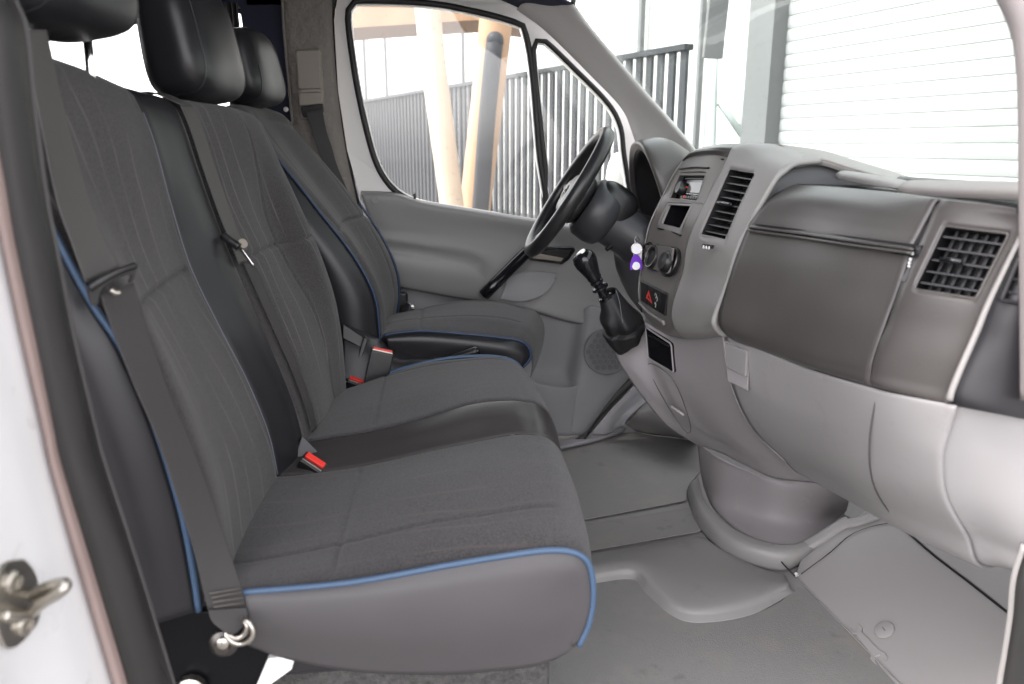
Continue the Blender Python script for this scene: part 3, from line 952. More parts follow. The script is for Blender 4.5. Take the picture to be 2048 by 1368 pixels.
zt_d = lambda y: interp([1.99, 2.06, 2.2, 2.32, 2.42], [1.12, 1.145, 1.15, 1.14, 1.09], y)
back_panel('backrest_fabric', 1.992, 2.42, DX, DY, DZ, zt_d, 'seat_fabric', drv, seams=((.84, .02),), roll1=.03, rw=.03, zb=.46, vseams=((lambda z: 2.075,), (lambda z: 2.33,)))
dp = [V((interp(DZ, DX[0], z), 1.986, z)) for z in (.52, .56, .6, .65, .7, .76, .82, .88, .95, 1.03, 1.09, 1.12)]
tube('piping', dp, .004, 'piping_navy', drv, n=60)
dpf = [V((interp(DZ, DX[5], z) + .004, 2.40, z)) for z in (.52, .56, .6, .65, .7, .76, .82, .88)]
tube('piping', dpf, .004, 'piping_navy', drv, n=40)
loft('side_panel', [[q + V((-.003, 0, 0)) for q in dp], [q + V((-.06, -.03, 0)) for q in dp], [q + V((-.14, -.015, .0)) for q in dp], [q + V((-.17, .03, 0)) for q in dp]], 'vinyl_black', drv, n=40, sv=6, thick=.003)
EX = [-.15, -.05, .05, .15, .25, .32]
EY = [1.98, 2.02, 2.08, 2.2, 2.32, 2.40, 2.43]
EZ = [[.556, .576, .574, .566, .548, .528],
      [.560, .582, .584, .578, .562, .540],
      [.562, .585, .592, .592, .578, .552],
      [.555, .572, .586, .594, .588, .565],
      [.545, .556, .574, .586, .58, .56],
      [.53, .541, .562, .574, .566, .545],
      [.51, .52, .54, .55, .545, .525]]
xf_d = lambda y: interp([1.98, 2.08, 2.2, 2.35, 2.43], [.30, .335, .365, .39, .38], y)
cushion('cushion_fabric', 1.982, 2.43, EZ, EY, EX, xf_d, 'cushion_cloth', drv, xb=-.13, yseam=(2.09, 2.34), xseam=((.0, .03),), ny=90, nz=110, drop=.16)
ep = [(-0.092,1.978,0.57),(-0.07,1.978,0.576),(0.001,1.978,0.581),(0.079,1.978,0.574),(0.211,1.978,0.557),(0.264,1.978,0.546),(0.289,1.978,0.524),(0.291,1.978,0.495),(0.27,1.978,0.471)]
tube('piping', ep, .004, 'piping_navy', drv, n=60)
loft('cushion_side', [[V(q) + V((-.003, .003, 0)) for q in ep],
                      [(-0.086,1.965,0.56),(0.014,1.96,0.56),(0.117,1.96,0.547),(0.209,1.96,0.531),(0.263,1.965,0.513),(0.271,1.97,0.492),(0.264,1.975,0.476)],
                      [(-0.078,1.975,0.517),(0.012,1.97,0.49),(0.116,1.97,0.466),(0.21,1.97,0.459),(0.251,1.975,0.46),(0.259,1.975,0.466),(0.262,1.977,0.47)]], 'vinyl_black', drv, n=50, sv=8, thick=.003)
tube('piping', [(-0.105,2.44,0.513),(-0.06,2.44,0.522),(0.02,2.44,0.534),(0.1,2.44,0.549),(0.196,2.44,0.556)], .004, 'piping_navy', drv, n=20)
headrest(drv, V((-.405, 2.15, 1.238)), (.06, .118, .094), rotm, (-.06, .06))
box('seat_plinth', (.02, 2.21, .2), (.44, .4, .38), 'dash_black', drv, bevel=.02)
lathe('recliner_knob', V([(-0.036,2.46,0.54)][0]), (-.3, -1, .3), [(.0, -.01), (.022, -.01), (.024, .004), (.018, .012), (0, .012)], 'chrome', drv, 20)
box('recliner_cover', V([(-0.064,2.47,0.555)][0]), (.06, .02, .08), 'plastic_black', drv, bevel=.01)

# console between the seats with handbrake and the driver's buckle
con = thing('seat_console', 'black plastic console between driver seat and bench', 'console', (-.05, 1.92, .3))
grid('console_shell', [[(-0.187,1.96,0.613),(-0.127,1.97,0.578),(-0.065,1.98,0.531),(0,1.98,0.518),(0.157,1.98,0.502)],
                       [(-0.188,1.93,0.594),(-0.131,1.935,0.571),(-0.064,1.94,0.526),(-0.001,1.95,0.515),(0.155,1.95,0.502)],
                       [(-0.19,1.9,0.556),(-0.139,1.9,0.548),(-0.057,1.9,0.515),(0.012,1.9,0.517),(0.164,1.9,0.505)],
                       [(-0.194,1.87,0.487),(-0.148,1.87,0.479),(-0.058,1.87,0.469),(0.01,1.87,0.48),(0.174,1.87,0.474)]], 'dash_black', con, 8, 8, thick=.004)
q = [(-0.112,1.87,0.57),(-0.073,1.87,0.547),(-0.092,1.87,0.557)]
buckle(con, V(q[2]), (.24, .1, .9), pd(q[0], q[1]), ln=.12, wd=.05, th=.028)
plate('console_wall', [(-0.189,1.925,0.617),(-0.139,1.92,0.58),(-0.146,1.905,0.561),(-0.189,1.905,0.586)], 'seal_grey', con, vec=(0, .01, -.004), bevel=.002)
plate('console_rib', [(-0.138,1.91,0.588),(-0.128,1.905,0.581),(-0.154,1.88,0.506),(-0.164,1.88,0.512)], 'dash_black', con, vec=(0, .02, 0), bevel=.003)
hb = tube('handbrake_lever', [(0.076,1.93,0.51),(0.115,1.925,0.526),(0.146,1.92,0.537)], .013, 'plastic_black', con, n=10, seg=12)
lathe('handbrake_button', V([(0.146,1.92,0.537)][0]), (1, -.1, .4), [(.010, 0), (.010, .004), (.005, .006), (0, .006)], 'gloss_black', con, 14)

# ================================================================ dashboard
dash = thing('dashboard', 'grey and black van dashboard with centre stack, air vents and glove box', 'dashboard', (.75, 1.5, .5))

def vent(parent, TL, TR, BR, BL, ns, nv, depth=.035, mt='slat_black', frame='dash_black', tilt=.2, fr=.0028, tab=None, sd=.018):
    TL, TR, BR, BL = map(V, (TL, TR, BR, BL))
    n = (TR - TL).cross(BL - TL).normalized()
    if n.x > 0: n = -n
    up = ((TL + TR) - (BL + BR)).normalized()
    bk = [q - n * depth for q in (TL, TR, BR, BL)]
    f_ = [TL, TR, BR, BL]
    v = obj('vent', f_ + bk, [(4, 5, 6, 7), (0, 1, 5, 4), (1, 2, 6, 5), (2, 3, 7, 6), (3, 0, 4, 7)], 'gap_black', parent, smooth=False, thick=.002, off=0)
    e = sharp([TL, TR, BR, BL])
    tube('vent_frame', [q + n * .001 for q in e], fr, frame, v, n=64, seg=8, closed=True)
    s0 = None
    for k in range(ns):
        f = (k + .75) / (ns + .5)
        L, Rr = TL.lerp(BL, f), TR.lerp(BR, f)
        L, Rr = L.lerp(Rr, .01), Rr.lerp(L, .01)
        dv = (-n + up * tilt).normalized() * sd
        plate('slat', [L - n * .004, Rr - n * .004, Rr - n * .004 + dv, L - n * .004 + dv], mt, v, vec=up * -.0032, bevel=.0009)
    for k in range(nv):
        f = (k + .6) / (nv + .2)
        T, B = TL.lerp(TR, f) - n * (.006 + sd), BL.lerp(BR, f) - n * (.006 + sd)
        wv = (TR - TL).normalized() * .0018
        plate('vane', [T - wv, T + wv, B + wv, B - wv], mt, v, vec=-n * .008)
    if tab:
        L, Rr = TL.lerp(BL, tab[0]), TR.lerp(BR, tab[0])
        a, b = L.lerp(Rr, tab[1]), L.lerp(Rr, tab[2])
        t = tube('vent_tab', [a + n * .003, a.lerp(b, .5) + n * .006, b + n * .003], .0038, 'gloss_black', v, n=10, seg=10)
    return v

# --- passenger side: padded upper lid, glove box lid
up_ = [[(0.745,1.46,0.973),(0.75,1.33,0.975),(0.751,1.18,0.975),(0.733,1.02,0.974)],
       [(0.73,1.46,0.972),(0.736,1.33,0.974),(0.739,1.18,0.974),(0.724,1.02,0.973)],
       [(0.696,1.46,0.954),(0.709,1.33,0.956),(0.715,1.18,0.955),(0.715,1.02,0.951)],
       [(0.667,1.46,0.925),(0.691,1.33,0.927),(0.7,1.18,0.929),(0.706,1.02,0.93)],
       [(0.647,1.46,0.898),(0.679,1.33,0.9),(0.688,1.18,0.904),(0.697,1.02,0.91)],
       [(0.641,1.44,0.896),(0.671,1.31,0.898),(0.678,1.16,0.903),(0.685,1,0.909)]]
b0 = [V(q) + V((.05, 0, -.004)) for q in up_[0]]
grid('padded_lid', [b0] + up_, 'dash_dark', dash, 10, 8, thick=.004)
lid = [[(0.637,1.44,0.89),(0.668,1.31,0.892),(0.676,1.16,0.897),(0.683,1,0.904)],
       [(0.643,1.46,0.885),(0.674,1.33,0.886),(0.685,1.18,0.892),(0.695,1.02,0.899)],
       [(0.625,1.46,0.83),(0.66,1.33,0.834),(0.675,1.18,0.842),(0.685,1.02,0.848)],
       [(0.607,1.46,0.76),(0.647,1.33,0.768),(0.662,1.18,0.781),(0.671,1.02,0.798)],
       [(0.598,1.46,0.717),(0.64,1.33,0.721),(0.655,1.18,0.735),(0.661,1.02,0.756)],
       [(0.61,1.46,0.686),(0.645,1.33,0.688),(0.654,1.18,0.704),(0.657,1.02,0.728)],
       [(0.655,1.455,0.656),(0.667,1.325,0.667),(0.667,1.18,0.683),(0.666,1.02,0.704)]]
lid.append([V(q) + V((.07, 0, -.01)) for q in lid[-1]])
gl = grid('glove_box_lid', lid, 'dash_dark', dash, 10, 8, thick=.004)
grid('glove_gap', [[V(q) + V((.012, 0, .006)) for q in up_[-1]], [V(q) + V((.012, 0, -.006)) for q in lid[0]]], 'gap_black', dash, 10, 2)
# outer panel with the round-cornered air vent
op = [[(0.737,1.015,0.974),(0.738,0.985,0.974),(0.767,0.915,0.97),(0.767,0.9,0.968)],
      [(0.727,1.015,0.972),(0.729,0.985,0.971),(0.761,0.915,0.966),(0.763,0.9,0.965)],
      [(0.716,1.015,0.951),(0.717,0.985,0.944),(0.758,0.915,0.94),(0.759,0.9,0.939)],
      [(0.686,1.015,0.861),(0.684,0.985,0.857),(0.724,0.915,0.855),(0.729,0.9,0.856)],
      [(0.673,1.015,0.806),(0.673,0.985,0.809),(0.712,0.915,0.81),(0.717,0.9,0.812)],
      [(0.661,1.015,0.765),(0.663,0.985,0.768),(0.7,0.915,0.769),(0.703,0.9,0.77)],
      [(0.656,1.015,0.731),(0.66,0.985,0.733),(0.694,0.915,0.735),(0.694,0.9,0.737)],
      [(0.662,1.012,0.708),(0.665,0.98,0.712),(0.696,0.91,0.714),(0.696,0.897,0.717)]]
op.append([V(q) + V((.07, 0, -.01)) for q in op[-1]])
grid('outer_panel', [[V(q) + V((.05, 0, -.004)) for q in op[0]]] + op, 'dash_dark', dash, 8, 8, holes=[(3, 4, 1, 2)], thick=.004)
vent(dash, *[(0.717,0.985,0.943),(0.757,0.915,0.939),(0.724,0.915,0.855),(0.684,0.985,0.856)], 5, 6, mt='slat_black', frame='dash_dark', tab=(.5, .2, .55), fr=.002)
tube('panel_joint', [V(q) + V((-.002, 0, 0)) for q in [(0.725,1.017,0.97),(0.712,1.017,0.944),(0.698,1.017,0.902),(0.682,1.017,0.842),(0.669,1.017,0.791),(0.658,1.017,0.742),(0.663,1.017,0.708)]], .0011, 'gap_black', dash, n=40, seg=6)
# thumb wheel beside the vent
q = [(0.703,1.01,0.908),(0.712,1,0.908),(0.691,1,0.862),(0.682,1.01,0.863)]
plate('thumbwheel_recess', [V(k) + V((-.005, 0, 0)) for k in q], 'dash_black', dash, vec=(.006, 0, 0), bevel=.001)
for k, c in enumerate([(0.698,1.01,0.902),(0.696,1.01,0.894),(0.695,1.01,0.889),(0.695,1.01,0.884)]):
    lathe('index_dot', V(c) + V((-.0065, 0, 0)), (-1, -.2, 0), [(.0024, 0), (.0022, .001), (0, .0012)], 'print_white', dash, 10)
# end cap turned towards the open door, with its side vent
C_ = [[(0.767,0.9,0.968),(0.763,0.9,0.965),(0.759,0.9,0.939),(0.729,0.9,0.856),(0.717,0.9,0.812),(0.703,0.9,0.77),(0.694,0.9,0.737),(0.699,0.9,0.716)],
      [(0.765,0.88,0.969),(0.761,0.88,0.965),(0.757,0.88,0.939),(0.73,0.88,0.856),(0.721,0.88,0.808),(0.71,0.88,0.765),(0.703,0.88,0.732),(0.707,0.88,0.718)],
      [(0.778,0.86,0.967),(0.776,0.86,0.962),(0.773,0.86,0.936),(0.749,0.86,0.856),(0.743,0.86,0.806),(0.739,0.86,0.76),(0.733,0.86,0.727),(0.737,0.86,0.715)],
      [(0.818,0.855,0.962),(0.813,0.855,0.956),(0.811,0.855,0.932),(0.799,0.855,0.851),(0.796,0.855,0.799),(0.791,0.855,0.746),(0.79,0.855,0.716),(0.796,0.855,0.702)]]
grid('end_cap', C_, 'dash_black', dash, 8, 8, thick=.004)
tube('trim_bead', [V(q) + V((-.001, -.002, 0)) for q in [(0.768,0.895,0.969),(0.763,0.895,0.961),(0.758,0.895,0.94),(0.728,0.895,0.857),(0.715,0.895,0.813),(0.702,0.895,0.771),(0.693,0.895,0.738),(0.692,0.895,0.724)]], .0042, 'dash_grey', dash, n=50, seg=10)
vent(dash, *[(0.737,0.868,0.919),(0.762,0.856,0.916),(0.753,0.856,0.857),(0.721,0.868,0.863)], 3, 0, depth=.02, frame='dash_black', sd=.01)

# --- storage tray and ledge behind the padded lid
plate('tray_floor', [(.76, 1.50, .975), (.76, .86, .975), (1.28, .84, .955), (1.4, 1.5, .955)], 'dash_black', dash, vec=(0, 0, -.01))
loft('ledge', [[(0.808,1.44,0.988),(0.805,1.32,0.981),(0.798,1.22,0.979)], [(0.81,1.44,0.996),(0.806,1.32,0.991),(0.803,1.22,0.984)], [(0.835,1.46,0.999),(0.833,1.35,0.994),(0.825,1.24,0.986)], [(0.879,1.48,0.992),(0.874,1.37,0.989),(0.851,1.26,0.985)]], 'dash_grey', dash, n=14, sv=5, thick=.006)
loft('ledge_bar', [[(0.799,1.22,0.971),(0.789,1.06,0.976),(0.764,0.89,0.984)], [(0.799,1.22,0.983),(0.787,1.06,0.987),(0.762,0.89,0.994)], [(0.833,1.25,0.989),(0.82,1.09,0.995),(0.784,0.91,1.001)], [(0.896,1.3,0.987),(0.879,1.14,0.992),(0.833,0.95,0.999)]], 'dash_top', dash, n=14, sv=5, thick=.006)
loft('defrost_strip', [[(0.917,1.42,0.983),(0.909,1.25,0.982),(0.863,1,0.989)], [(0.952,1.46,0.986),(0.954,1.3,0.986),(0.914,1.05,0.991)]], 'dash_black', dash, n=14, sv=2, thick=.008)

# --- centre hump: side wall, top
wall_top = [(0.664,1.5,0.904),(0.686,1.5,0.945),(0.71,1.5,0.979),(0.731,1.5,1),(0.753,1.5,1.012),(0.803,1.5,1.017),(0.858,1.5,1.003),(0.935,1.5,0.984),(1.018,1.5,0.973)]
wall_bot = [V((q[0] + .01, 1.512, min(q[2] - .02, .955))) for q in wall_top]
lip_ = [V(q) + V((0, -.008, .002)) for q in wall_top]
grid('hump_side', [lip_, [V(q) + V((.003, .012, -.006)) for q in wall_top], [(V(q) + V((.003, .012, -.006))).lerp(p, .5) for q, p in zip(wall_top, wall_bot)], wall_bot], 'tray_wall', dash, 6, 4, thick=.004)
grid('hump_top', [[V(k) + V((.001, .004, -.008)) for k in [(0.749,1.492,1.015),(0.799,1.492,1.02),(0.853,1.492,1.006),(0.93,1.492,0.987),(1.013,1.492,0.974)]], [(0.749,1.492,1.015),(0.799,1.492,1.02),(0.853,1.492,1.006),(0.93,1.492,0.987),(1.013,1.492,0.974)],
                  [(0.75,1.5,1.019),(0.804,1.5,1.025),(0.861,1.5,1.01),(0.941,1.5,0.989),(1.021,1.5,0.975)],
                  [(0.774,1.58,1.034),(0.844,1.58,1.033),(0.913,1.58,1.014),(1.001,1.58,0.99),(1.078,1.58,0.973)],
                  [(0.821,1.72,1.05),(0.918,1.72,1.037),(0.996,1.72,1.017),(1.098,1.72,0.989),(1.17,1.72,0.97)],
                  [(0.891,1.95,1.049),(1,1.95,1.034),(1.099,1.95,1.01),(1.214,1.95,0.979),(1.316,1.95,0.955)]], 'dash_top', dash, 8, 8, thick=.004)
plate('top_slot', [V(q) + V((0, 0, .002)) for q in [(0.776,1.66,1.047),(0.83,1.64,1.037),(0.866,1.62,1.03),(0.902,1.6,1.014),(0.865,1.585,1.018),(0.812,1.59,1.027),(0.786,1.62,1.036)]], 'dash_black', dash, vec=(0, 0, -.006))

plate('hump_core', [(.675, 1.522, .80), (.80, 1.522, .80), (1.2, 1.522, .93), (1.0, 1.522, .985), (.80, 1.522, 1.0), (.745, 1.522, .985), (.70, 1.522, .93)], 'tray_wall', dash, vec=(0, .02, 0))
# --- grey frame with the tall vent
fr = [[(0.78,1.76,1.05),(0.777,1.7,1.051),(0.769,1.62,1.047),(0.803,1.5,1.02)],
      [(0.722,1.735,1.046),(0.722,1.67,1.047),(0.736,1.57,1.035),(0.748,1.49,1.015)],
      [(0.7,1.735,1.002),(0.695,1.69,0.998),(0.694,1.55,0.994),(0.705,1.485,0.985)],
      [(0.631,1.735,0.853),(0.637,1.69,0.854),(0.639,1.55,0.858),(0.643,1.485,0.86)],
      [(0.616,1.735,0.761),(0.622,1.69,0.762),(0.625,1.55,0.777),(0.625,1.485,0.783)],
      [(0.598,1.735,0.69),(0.602,1.69,0.691),(0.607,1.55,0.715),(0.605,1.485,0.726)],
      [(0.597,1.735,0.645),(0.6,1.69,0.636),(0.608,1.55,0.669),(0.599,1.485,0.693)],
      [(0.624,1.74,0.608),(0.632,1.7,0.612),(0.635,1.58,0.646),(0.626,1.5,0.674)]]
fr.append([V(q) + V((.06, .01, -.005)) for q in fr[-1]])
grid('centre_frame', fr, 'dash_grey', dash, 8, 8, holes=[(2, 3, 1, 2)], thick=.005)
vent(dash, *[(0.695,1.69,0.998),(0.694,1.55,0.994),(0.639,1.55,0.858),(0.637,1.69,0.854)], 9, 2, depth=.05, mt='slat_black', frame='dash_grey', tilt=.45, tab=(.5, .15, .7), fr=.0018, sd=.026)
rim = [(0.798,1.49,1.02),(0.745,1.484,1.015),(0.72,1.48,1.001),(0.7,1.478,0.982),(0.666,1.478,0.918),(0.638,1.478,0.857),(0.62,1.478,0.785),(0.601,1.478,0.723),(0.596,1.478,0.699),(0.614,1.488,0.677),(0.628,1.49,0.67)]
tube('frame_rim', rim, .0065, 'dash_grey', dash, n=70, seg=10)
q = [(0.611,1.6,0.845),(0.62,1.56,0.846),(0.618,1.56,0.839),(0.609,1.6,0.838)]
plate('wheel_slot', [V(k) + V((-.004, 0, 0)) for k in q], 'gap_black', dash, vec=(.004, 0, 0), bevel=.0015)
for k in range(3):
    c = V(q[0]).lerp(V(q[1]), .25 + .25 * k) + V((-.006, 0, -.006))
    lathe('thumbwheel_mark', c, (-1, 0, 0), [(.004, 0), (.003, .002), (0, .002)], 'print_white', dash, 8)

# --- radio panel
rp_ = [[(0.693,1.975,1.015),(0.697,1.93,1.023),(0.699,1.8,1.028),(0.712,1.74,1.021)],
       [(0.663,1.975,0.973),(0.665,1.93,0.982),(0.683,1.8,0.987),(0.69,1.74,0.984)],
       [(0.639,1.975,0.92),(0.642,1.93,0.92),(0.664,1.8,0.921),(0.665,1.74,0.922)],
       [(0.632,1.975,0.904),(0.637,1.93,0.907),(0.657,1.8,0.913),(0.659,1.74,0.91)],
       [(0.607,1.975,0.845),(0.616,1.93,0.852),(0.631,1.8,0.851),(0.637,1.74,0.852)],
       [(0.593,1.975,0.763),(0.598,1.93,0.752),(0.614,1.8,0.753),(0.618,1.74,0.76)],
       [(0.586,1.975,0.687),(0.589,1.93,0.677),(0.605,1.8,0.681),(0.601,1.74,0.691)],
       [(0.591,1.975,0.638),(0.597,1.93,0.626),(0.607,1.8,0.627),(0.6,1.74,0.644)],
       [(0.606,1.975,0.608),(0.617,1.93,0.59),(0.616,1.8,0.597),(0.623,1.745,0.607)]]
rp_.append([V(q) + V((.05, 0, -.01)) for q in rp_[-1]])
grid('radio_panel', rp_, 'radio_panel', dash, 8, 8, holes=[(1, 2, 1, 2), (3, 4, 1, 2)], thick=.004)
grid('top_cap', [[(0.693,1.975,1.015),(0.697,1.93,1.023),(0.699,1.8,1.028),(0.712,1.74,1.021)],
                 [(0.69,1.99,1.012),(0.694,1.93,1.033),(0.698,1.8,1.043),(0.72,1.735,1.041)],
                 [(0.727,2,1.037),(0.739,1.95,1.046),(0.736,1.83,1.051),(0.744,1.76,1.05)],
                 [(0.811,2.05,1.047),(0.796,1.98,1.051),(0.795,1.88,1.052),(0.798,1.8,1.05)]], 'dash_dark', dash, 8, 8, thick=.004)
tube('edge_trim', [V(q) + V((-.002, .004, 0)) for q in [(0.694,1.98,1.015),(0.667,1.98,0.975),(0.638,1.98,0.914),(0.609,1.98,0.847),(0.596,1.98,0.775),(0.59,1.98,0.722),(0.587,1.98,0.675),(0.594,1.98,0.632)]], .003, 'dash_grey', dash, n=50, seg=8)
nR = V((-.93, 0, .33))
# radio in its opening
rad = quadbox('radio', [V(k) - nR * .012 for k in [(0.665,1.93,0.982),(0.683,1.8,0.987),(0.664,1.8,0.921),(0.642,1.93,0.92)]], nR * -.05, 'gloss_black', dash)
def on(q4, u, v, dn=0.0):
    a = V(q4[0]).lerp(V(q4[1]), u)
    b = V(q4[3]).lerp(V(q4[2]), u)
    return a.lerp(b, v) + nR * dn
rq = [(0.665,1.93,0.982),(0.683,1.8,0.987),(0.664,1.8,0.921),(0.642,1.93,0.92)]
def rquad(name, u0, v0, u1, v1, dn, mt, parent, th=.003, bevel=.0008):
    return quadbox(name, [on(rq, u0, v0, dn), on(rq, u1, v0, dn), on(rq, u1, v1, dn), on(rq, u0, v1, dn)], nR * -th, mt, parent, bevel)
rquad('radio_surround', 0, 0, 1, .1, .0, 'radio_panel', rad, .01)
rquad('disc_slot', .12, .14, .93, .2, -.009, 'plastic_black', rad, .004)
rquad('display', .38, .3, .9, .7, -.008, 'display', rad, .004)
lathe('volume_knob', on(rq, .2, .58, -.012), nR, [(.017, 0), (.017, .014), (.0145, .018), (0, .018)], 'plastic_black', rad, 24)
rquad('radio_button', .33, .48, .365, .54, -.006, 'print_red', rad, .006)
for k in range(7):
    rquad('radio_button', .26 + .09 * k, .82, .325 + .09 * k, .93, -.006, 'print_red' if k == 1 else 'plastic_black', rad, .006)
for k in range(6):
    rquad('radio_button', .42 + .08 * k, .73, .47 + .08 * k, .765, -.0065, 'print_white', rad, .003)
# coin pocket: a dark glossy opening with a light frame
pq = [(0.637,1.93,0.907),(0.657,1.8,0.913),(0.631,1.8,0.851),(0.616,1.93,0.852)]
pk = [V(k) for k in pq]
pb = [k - nR * .06 for k in pk]
poc = obj('storage_pocket', pk + pb, [(4, 5, 6, 7), (0, 1, 5, 4), (1, 2, 6, 5), (2, 3, 7, 6), (3, 0, 4, 7)], 'gloss_black', dash, smooth=False, thick=.002)
inn = [on(pq, .07, .07), on(pq, .92, .07), on(pq, .9, .92), on(pq, .07, .92)]
plate('pocket_frame', [k + nR * .002 for k in pk], 'dash_grey', poc, holes=[[k + nR * .002 for k in rs(sharp(inn), 40, True)]], vec=nR * -.006)
for pts in ([(0.614,1.925,0.843),(0.625,1.87,0.843),(0.628,1.79,0.84)], [(0.664,1.93,0.99),(0.677,1.87,0.996),(0.687,1.79,0.997)], [(0.692,1.95,1.011),(0.701,1.83,1.018),(0.706,1.75,1.017)]):
    tube('panel_groove', [V(k) + V((-.003, 0, .001)) for k in pts], .0022, 'gap_black', dash, n=20, seg=6)
# heater controls
def knob(c, r, h, parent, name='control_knob', axis=nR):
    b = lathe(name, c, axis, [(r * .9, -.004), (r, 0), (r, h * .8), (r * .92, h), (r * .7, h), (r * .66, h * .86), (0, h * .86)], 'plastic_black', parent, 36)
    lathe('knob_ring', V(c) + V(axis).normalized() * h, axis, [(r * .9, -.0005), (r * .9, .001), (r * .82, .001), (r * .82, -.0005)], 'steel', b, 36, cap=False)
    for k in range(24):
        t = 2 * math.pi * k / 24
        ax = V(axis).normalized()
        a = ax.cross(V((0, 1, 0))).normalized()
        bb = ax.cross(a)
        o_ = (a * math.cos(t) + bb * math.sin(t)) * (r * 1.005)
        p0 = V(c) + o_
        tube('grip_rib', [p0 + ax * (h * .08), p0 + ax * (h * .75)], .0012, 'plastic_black', b, n=2, seg=5)
    return b
hp = [(0.597,1.96,0.8),(0.608,1.77,0.816),(0.602,1.77,0.752),(0.592,1.96,0.745)]
grid('heater_panel', [[V(k) + nR * .0025 for k in [(0.594,1.965,0.797),(0.598,1.86,0.808),(0.604,1.765,0.814)]], [V(k) + nR * .003 for k in [(0.592,1.965,0.768),(0.593,1.86,0.773),(0.601,1.765,0.78)]], [V(k) + nR * .0025 for k in [(0.593,1.965,0.747),(0.588,1.86,0.748),(0.597,1.765,0.751)]]], 'radio_panel', dash, 8, 8, thick=.003)
axk = V((-.9, -.12, .3))
knob(V([(0.615,1.955,0.771)][0]) + nR * .004, .03, .024, dash, axis=axk)
knob(V([(0.613,1.885,0.769)][0]) + nR * .006, .031, .028, dash, axis=axk)
b = lathe('control_knob', V([(0.607,1.79,0.777)][0]) + nR * .004, V((-.93, -.1, .3)), [(.036, -.006), (.036, .003), (.032, .004), (.032, .001), (.0, .001)], 'gap_black', dash, 32)
lathe('knob_cap', V([(0.604,1.79,0.775)][0]) + nR * .008, V((-.93, -.1, .3)), [(.026, 0), (.026, .01), (.021, .016), (0, .018)], 'plastic_black', b, 30)
lathe('knob_ring', V([(0.607,1.79,0.777)][0]) + nR * .004, V((-.93, -.1, .3)), [(.034, .0035), (.036, .006), (.038, .0035), (.036, .0025)], 'steel_dark', b, 36, cap=False)
# switch strip with the hazard warning triangle
sw = [(0.587,1.965,0.708),(0.607,1.79,0.702),(0.604,1.79,0.64),(0.591,1.965,0.646)]
def onq(q4, u, v, dn=0.0):
    a = V(q4[0]).lerp(V(q4[1]), u)
    b = V(q4[3]).lerp(V(q4[2]), u)
    return a.lerp(b, v) + V((-1, 0, .05)) * dn
ss = quadbox('switch_strip', [onq(sw, .03, .05, .007), onq(sw, .97, .05, .007), onq(sw, .95, .95, .007), onq(sw, .03, .95, .007)], (.012, 0, 0), 'plastic_black', dash, .003)
for f in (.3, .55, .78):
    tube('switch_gap', [onq(sw, f, .08, .0075), onq(sw, f, .92, .0075)], .0008, 'gap_black', ss, n=3, seg=5)
tri = [onq(sw, .36, .28, .0085), onq(sw, .50, .74, .0085), onq(sw, .26, .66, .0085)]
plate('hazard_triangle', tri, 'print_red', ss, vec=(.001, 0, 0), holes=[[sum(tri, V()) / 3 * .55 + t * .45 for t in tri]])
for f, v in ((.62, .35), (.66, .45), (.62, .72)):
    c = onq(sw, f, v, .0082)
    tube('switch_symbol', [c + V((0, .006 * math.cos(t), .006 * math.sin(t))) for t in [k * .7 for k in range(8)]], .0006, 'print_white', ss, n=20, seg=5)
loft('strip_lip', [[V(k) + V((-.008, 0, 0)) for k in [(0.59,1.968,0.645),(0.598,1.92,0.631),(0.605,1.8,0.63)]], [V(k) + V((-.003, 0, 0)) for k in [(0.591,1.968,0.637),(0.599,1.92,0.623),(0.603,1.8,0.62)]]], 'dash_grey', dash, n=12, sv=2, thick=.006)

# --- lower centre console, pale
lc = [[(0.593,1.985,0.592),(0.555,1.985,0.543),(0.529,1.985,0.502),(0.573,1.985,0.424),(0.64,1.99,0.335),(0.697,2,0.274),(0.795,2.03,0.204)],
      [(0.594,1.955,0.593),(0.575,1.955,0.531),(0.563,1.955,0.487),(0.61,1.955,0.41),(0.672,1.96,0.334),(0.723,1.97,0.279),(0.801,2,0.211)],
      [(0.598,1.93,0.594),(0.597,1.93,0.536),(0.603,1.925,0.494),(0.645,1.925,0.403),(0.696,1.93,0.329),(0.741,1.94,0.282),(0.805,1.965,0.219)],
      [(0.616,1.885,0.585),(0.62,1.88,0.528),(0.627,1.878,0.479),(0.664,1.878,0.401),(0.718,1.885,0.33),(0.767,1.895,0.285),(0.824,1.92,0.223)],
      [(0.633,1.83,0.582),(0.639,1.825,0.528),(0.65,1.825,0.475),(0.69,1.828,0.397),(0.751,1.84,0.321),(0.809,1.855,0.266),(0.87,1.88,0.205)],
      [(0.644,1.7,0.613),(0.655,1.7,0.557),(0.673,1.705,0.49),(0.712,1.715,0.412),(0.784,1.74,0.325),(0.852,1.765,0.265),(0.919,1.8,0.198)],
      [(0.639,1.57,0.652),(0.655,1.575,0.589),(0.677,1.585,0.521),(0.732,1.61,0.433),(0.825,1.66,0.334),(0.901,1.7,0.269),(0.968,1.74,0.212)],
      [(0.634,1.515,0.666),(0.647,1.52,0.605),(0.672,1.53,0.536),(0.728,1.56,0.447),(0.832,1.61,0.342),(0.927,1.66,0.269),(1.005,1.7,0.222)]]
grid('console_body', lc, 'light_column', dash, 6, 6, thick=.004)
cq = [(0.599,1.928,0.586),(0.635,1.822,0.566),(0.645,1.82,0.49),(0.608,1.92,0.503)]
cq = [V(k) + V((-.008, 0, 0)) for k in cq]
tr_ = plate('ashtray_front', rs(sharp(cq), 40, True), 'gloss_black', dash, vec=(.01, 0, 0))
tube('tray_rim', [k + V((-.001, 0, 0)) for k in rs(sharp(cq), 40, True)], .0022, 'light_column', tr_, n=60, seg=6, closed=True)
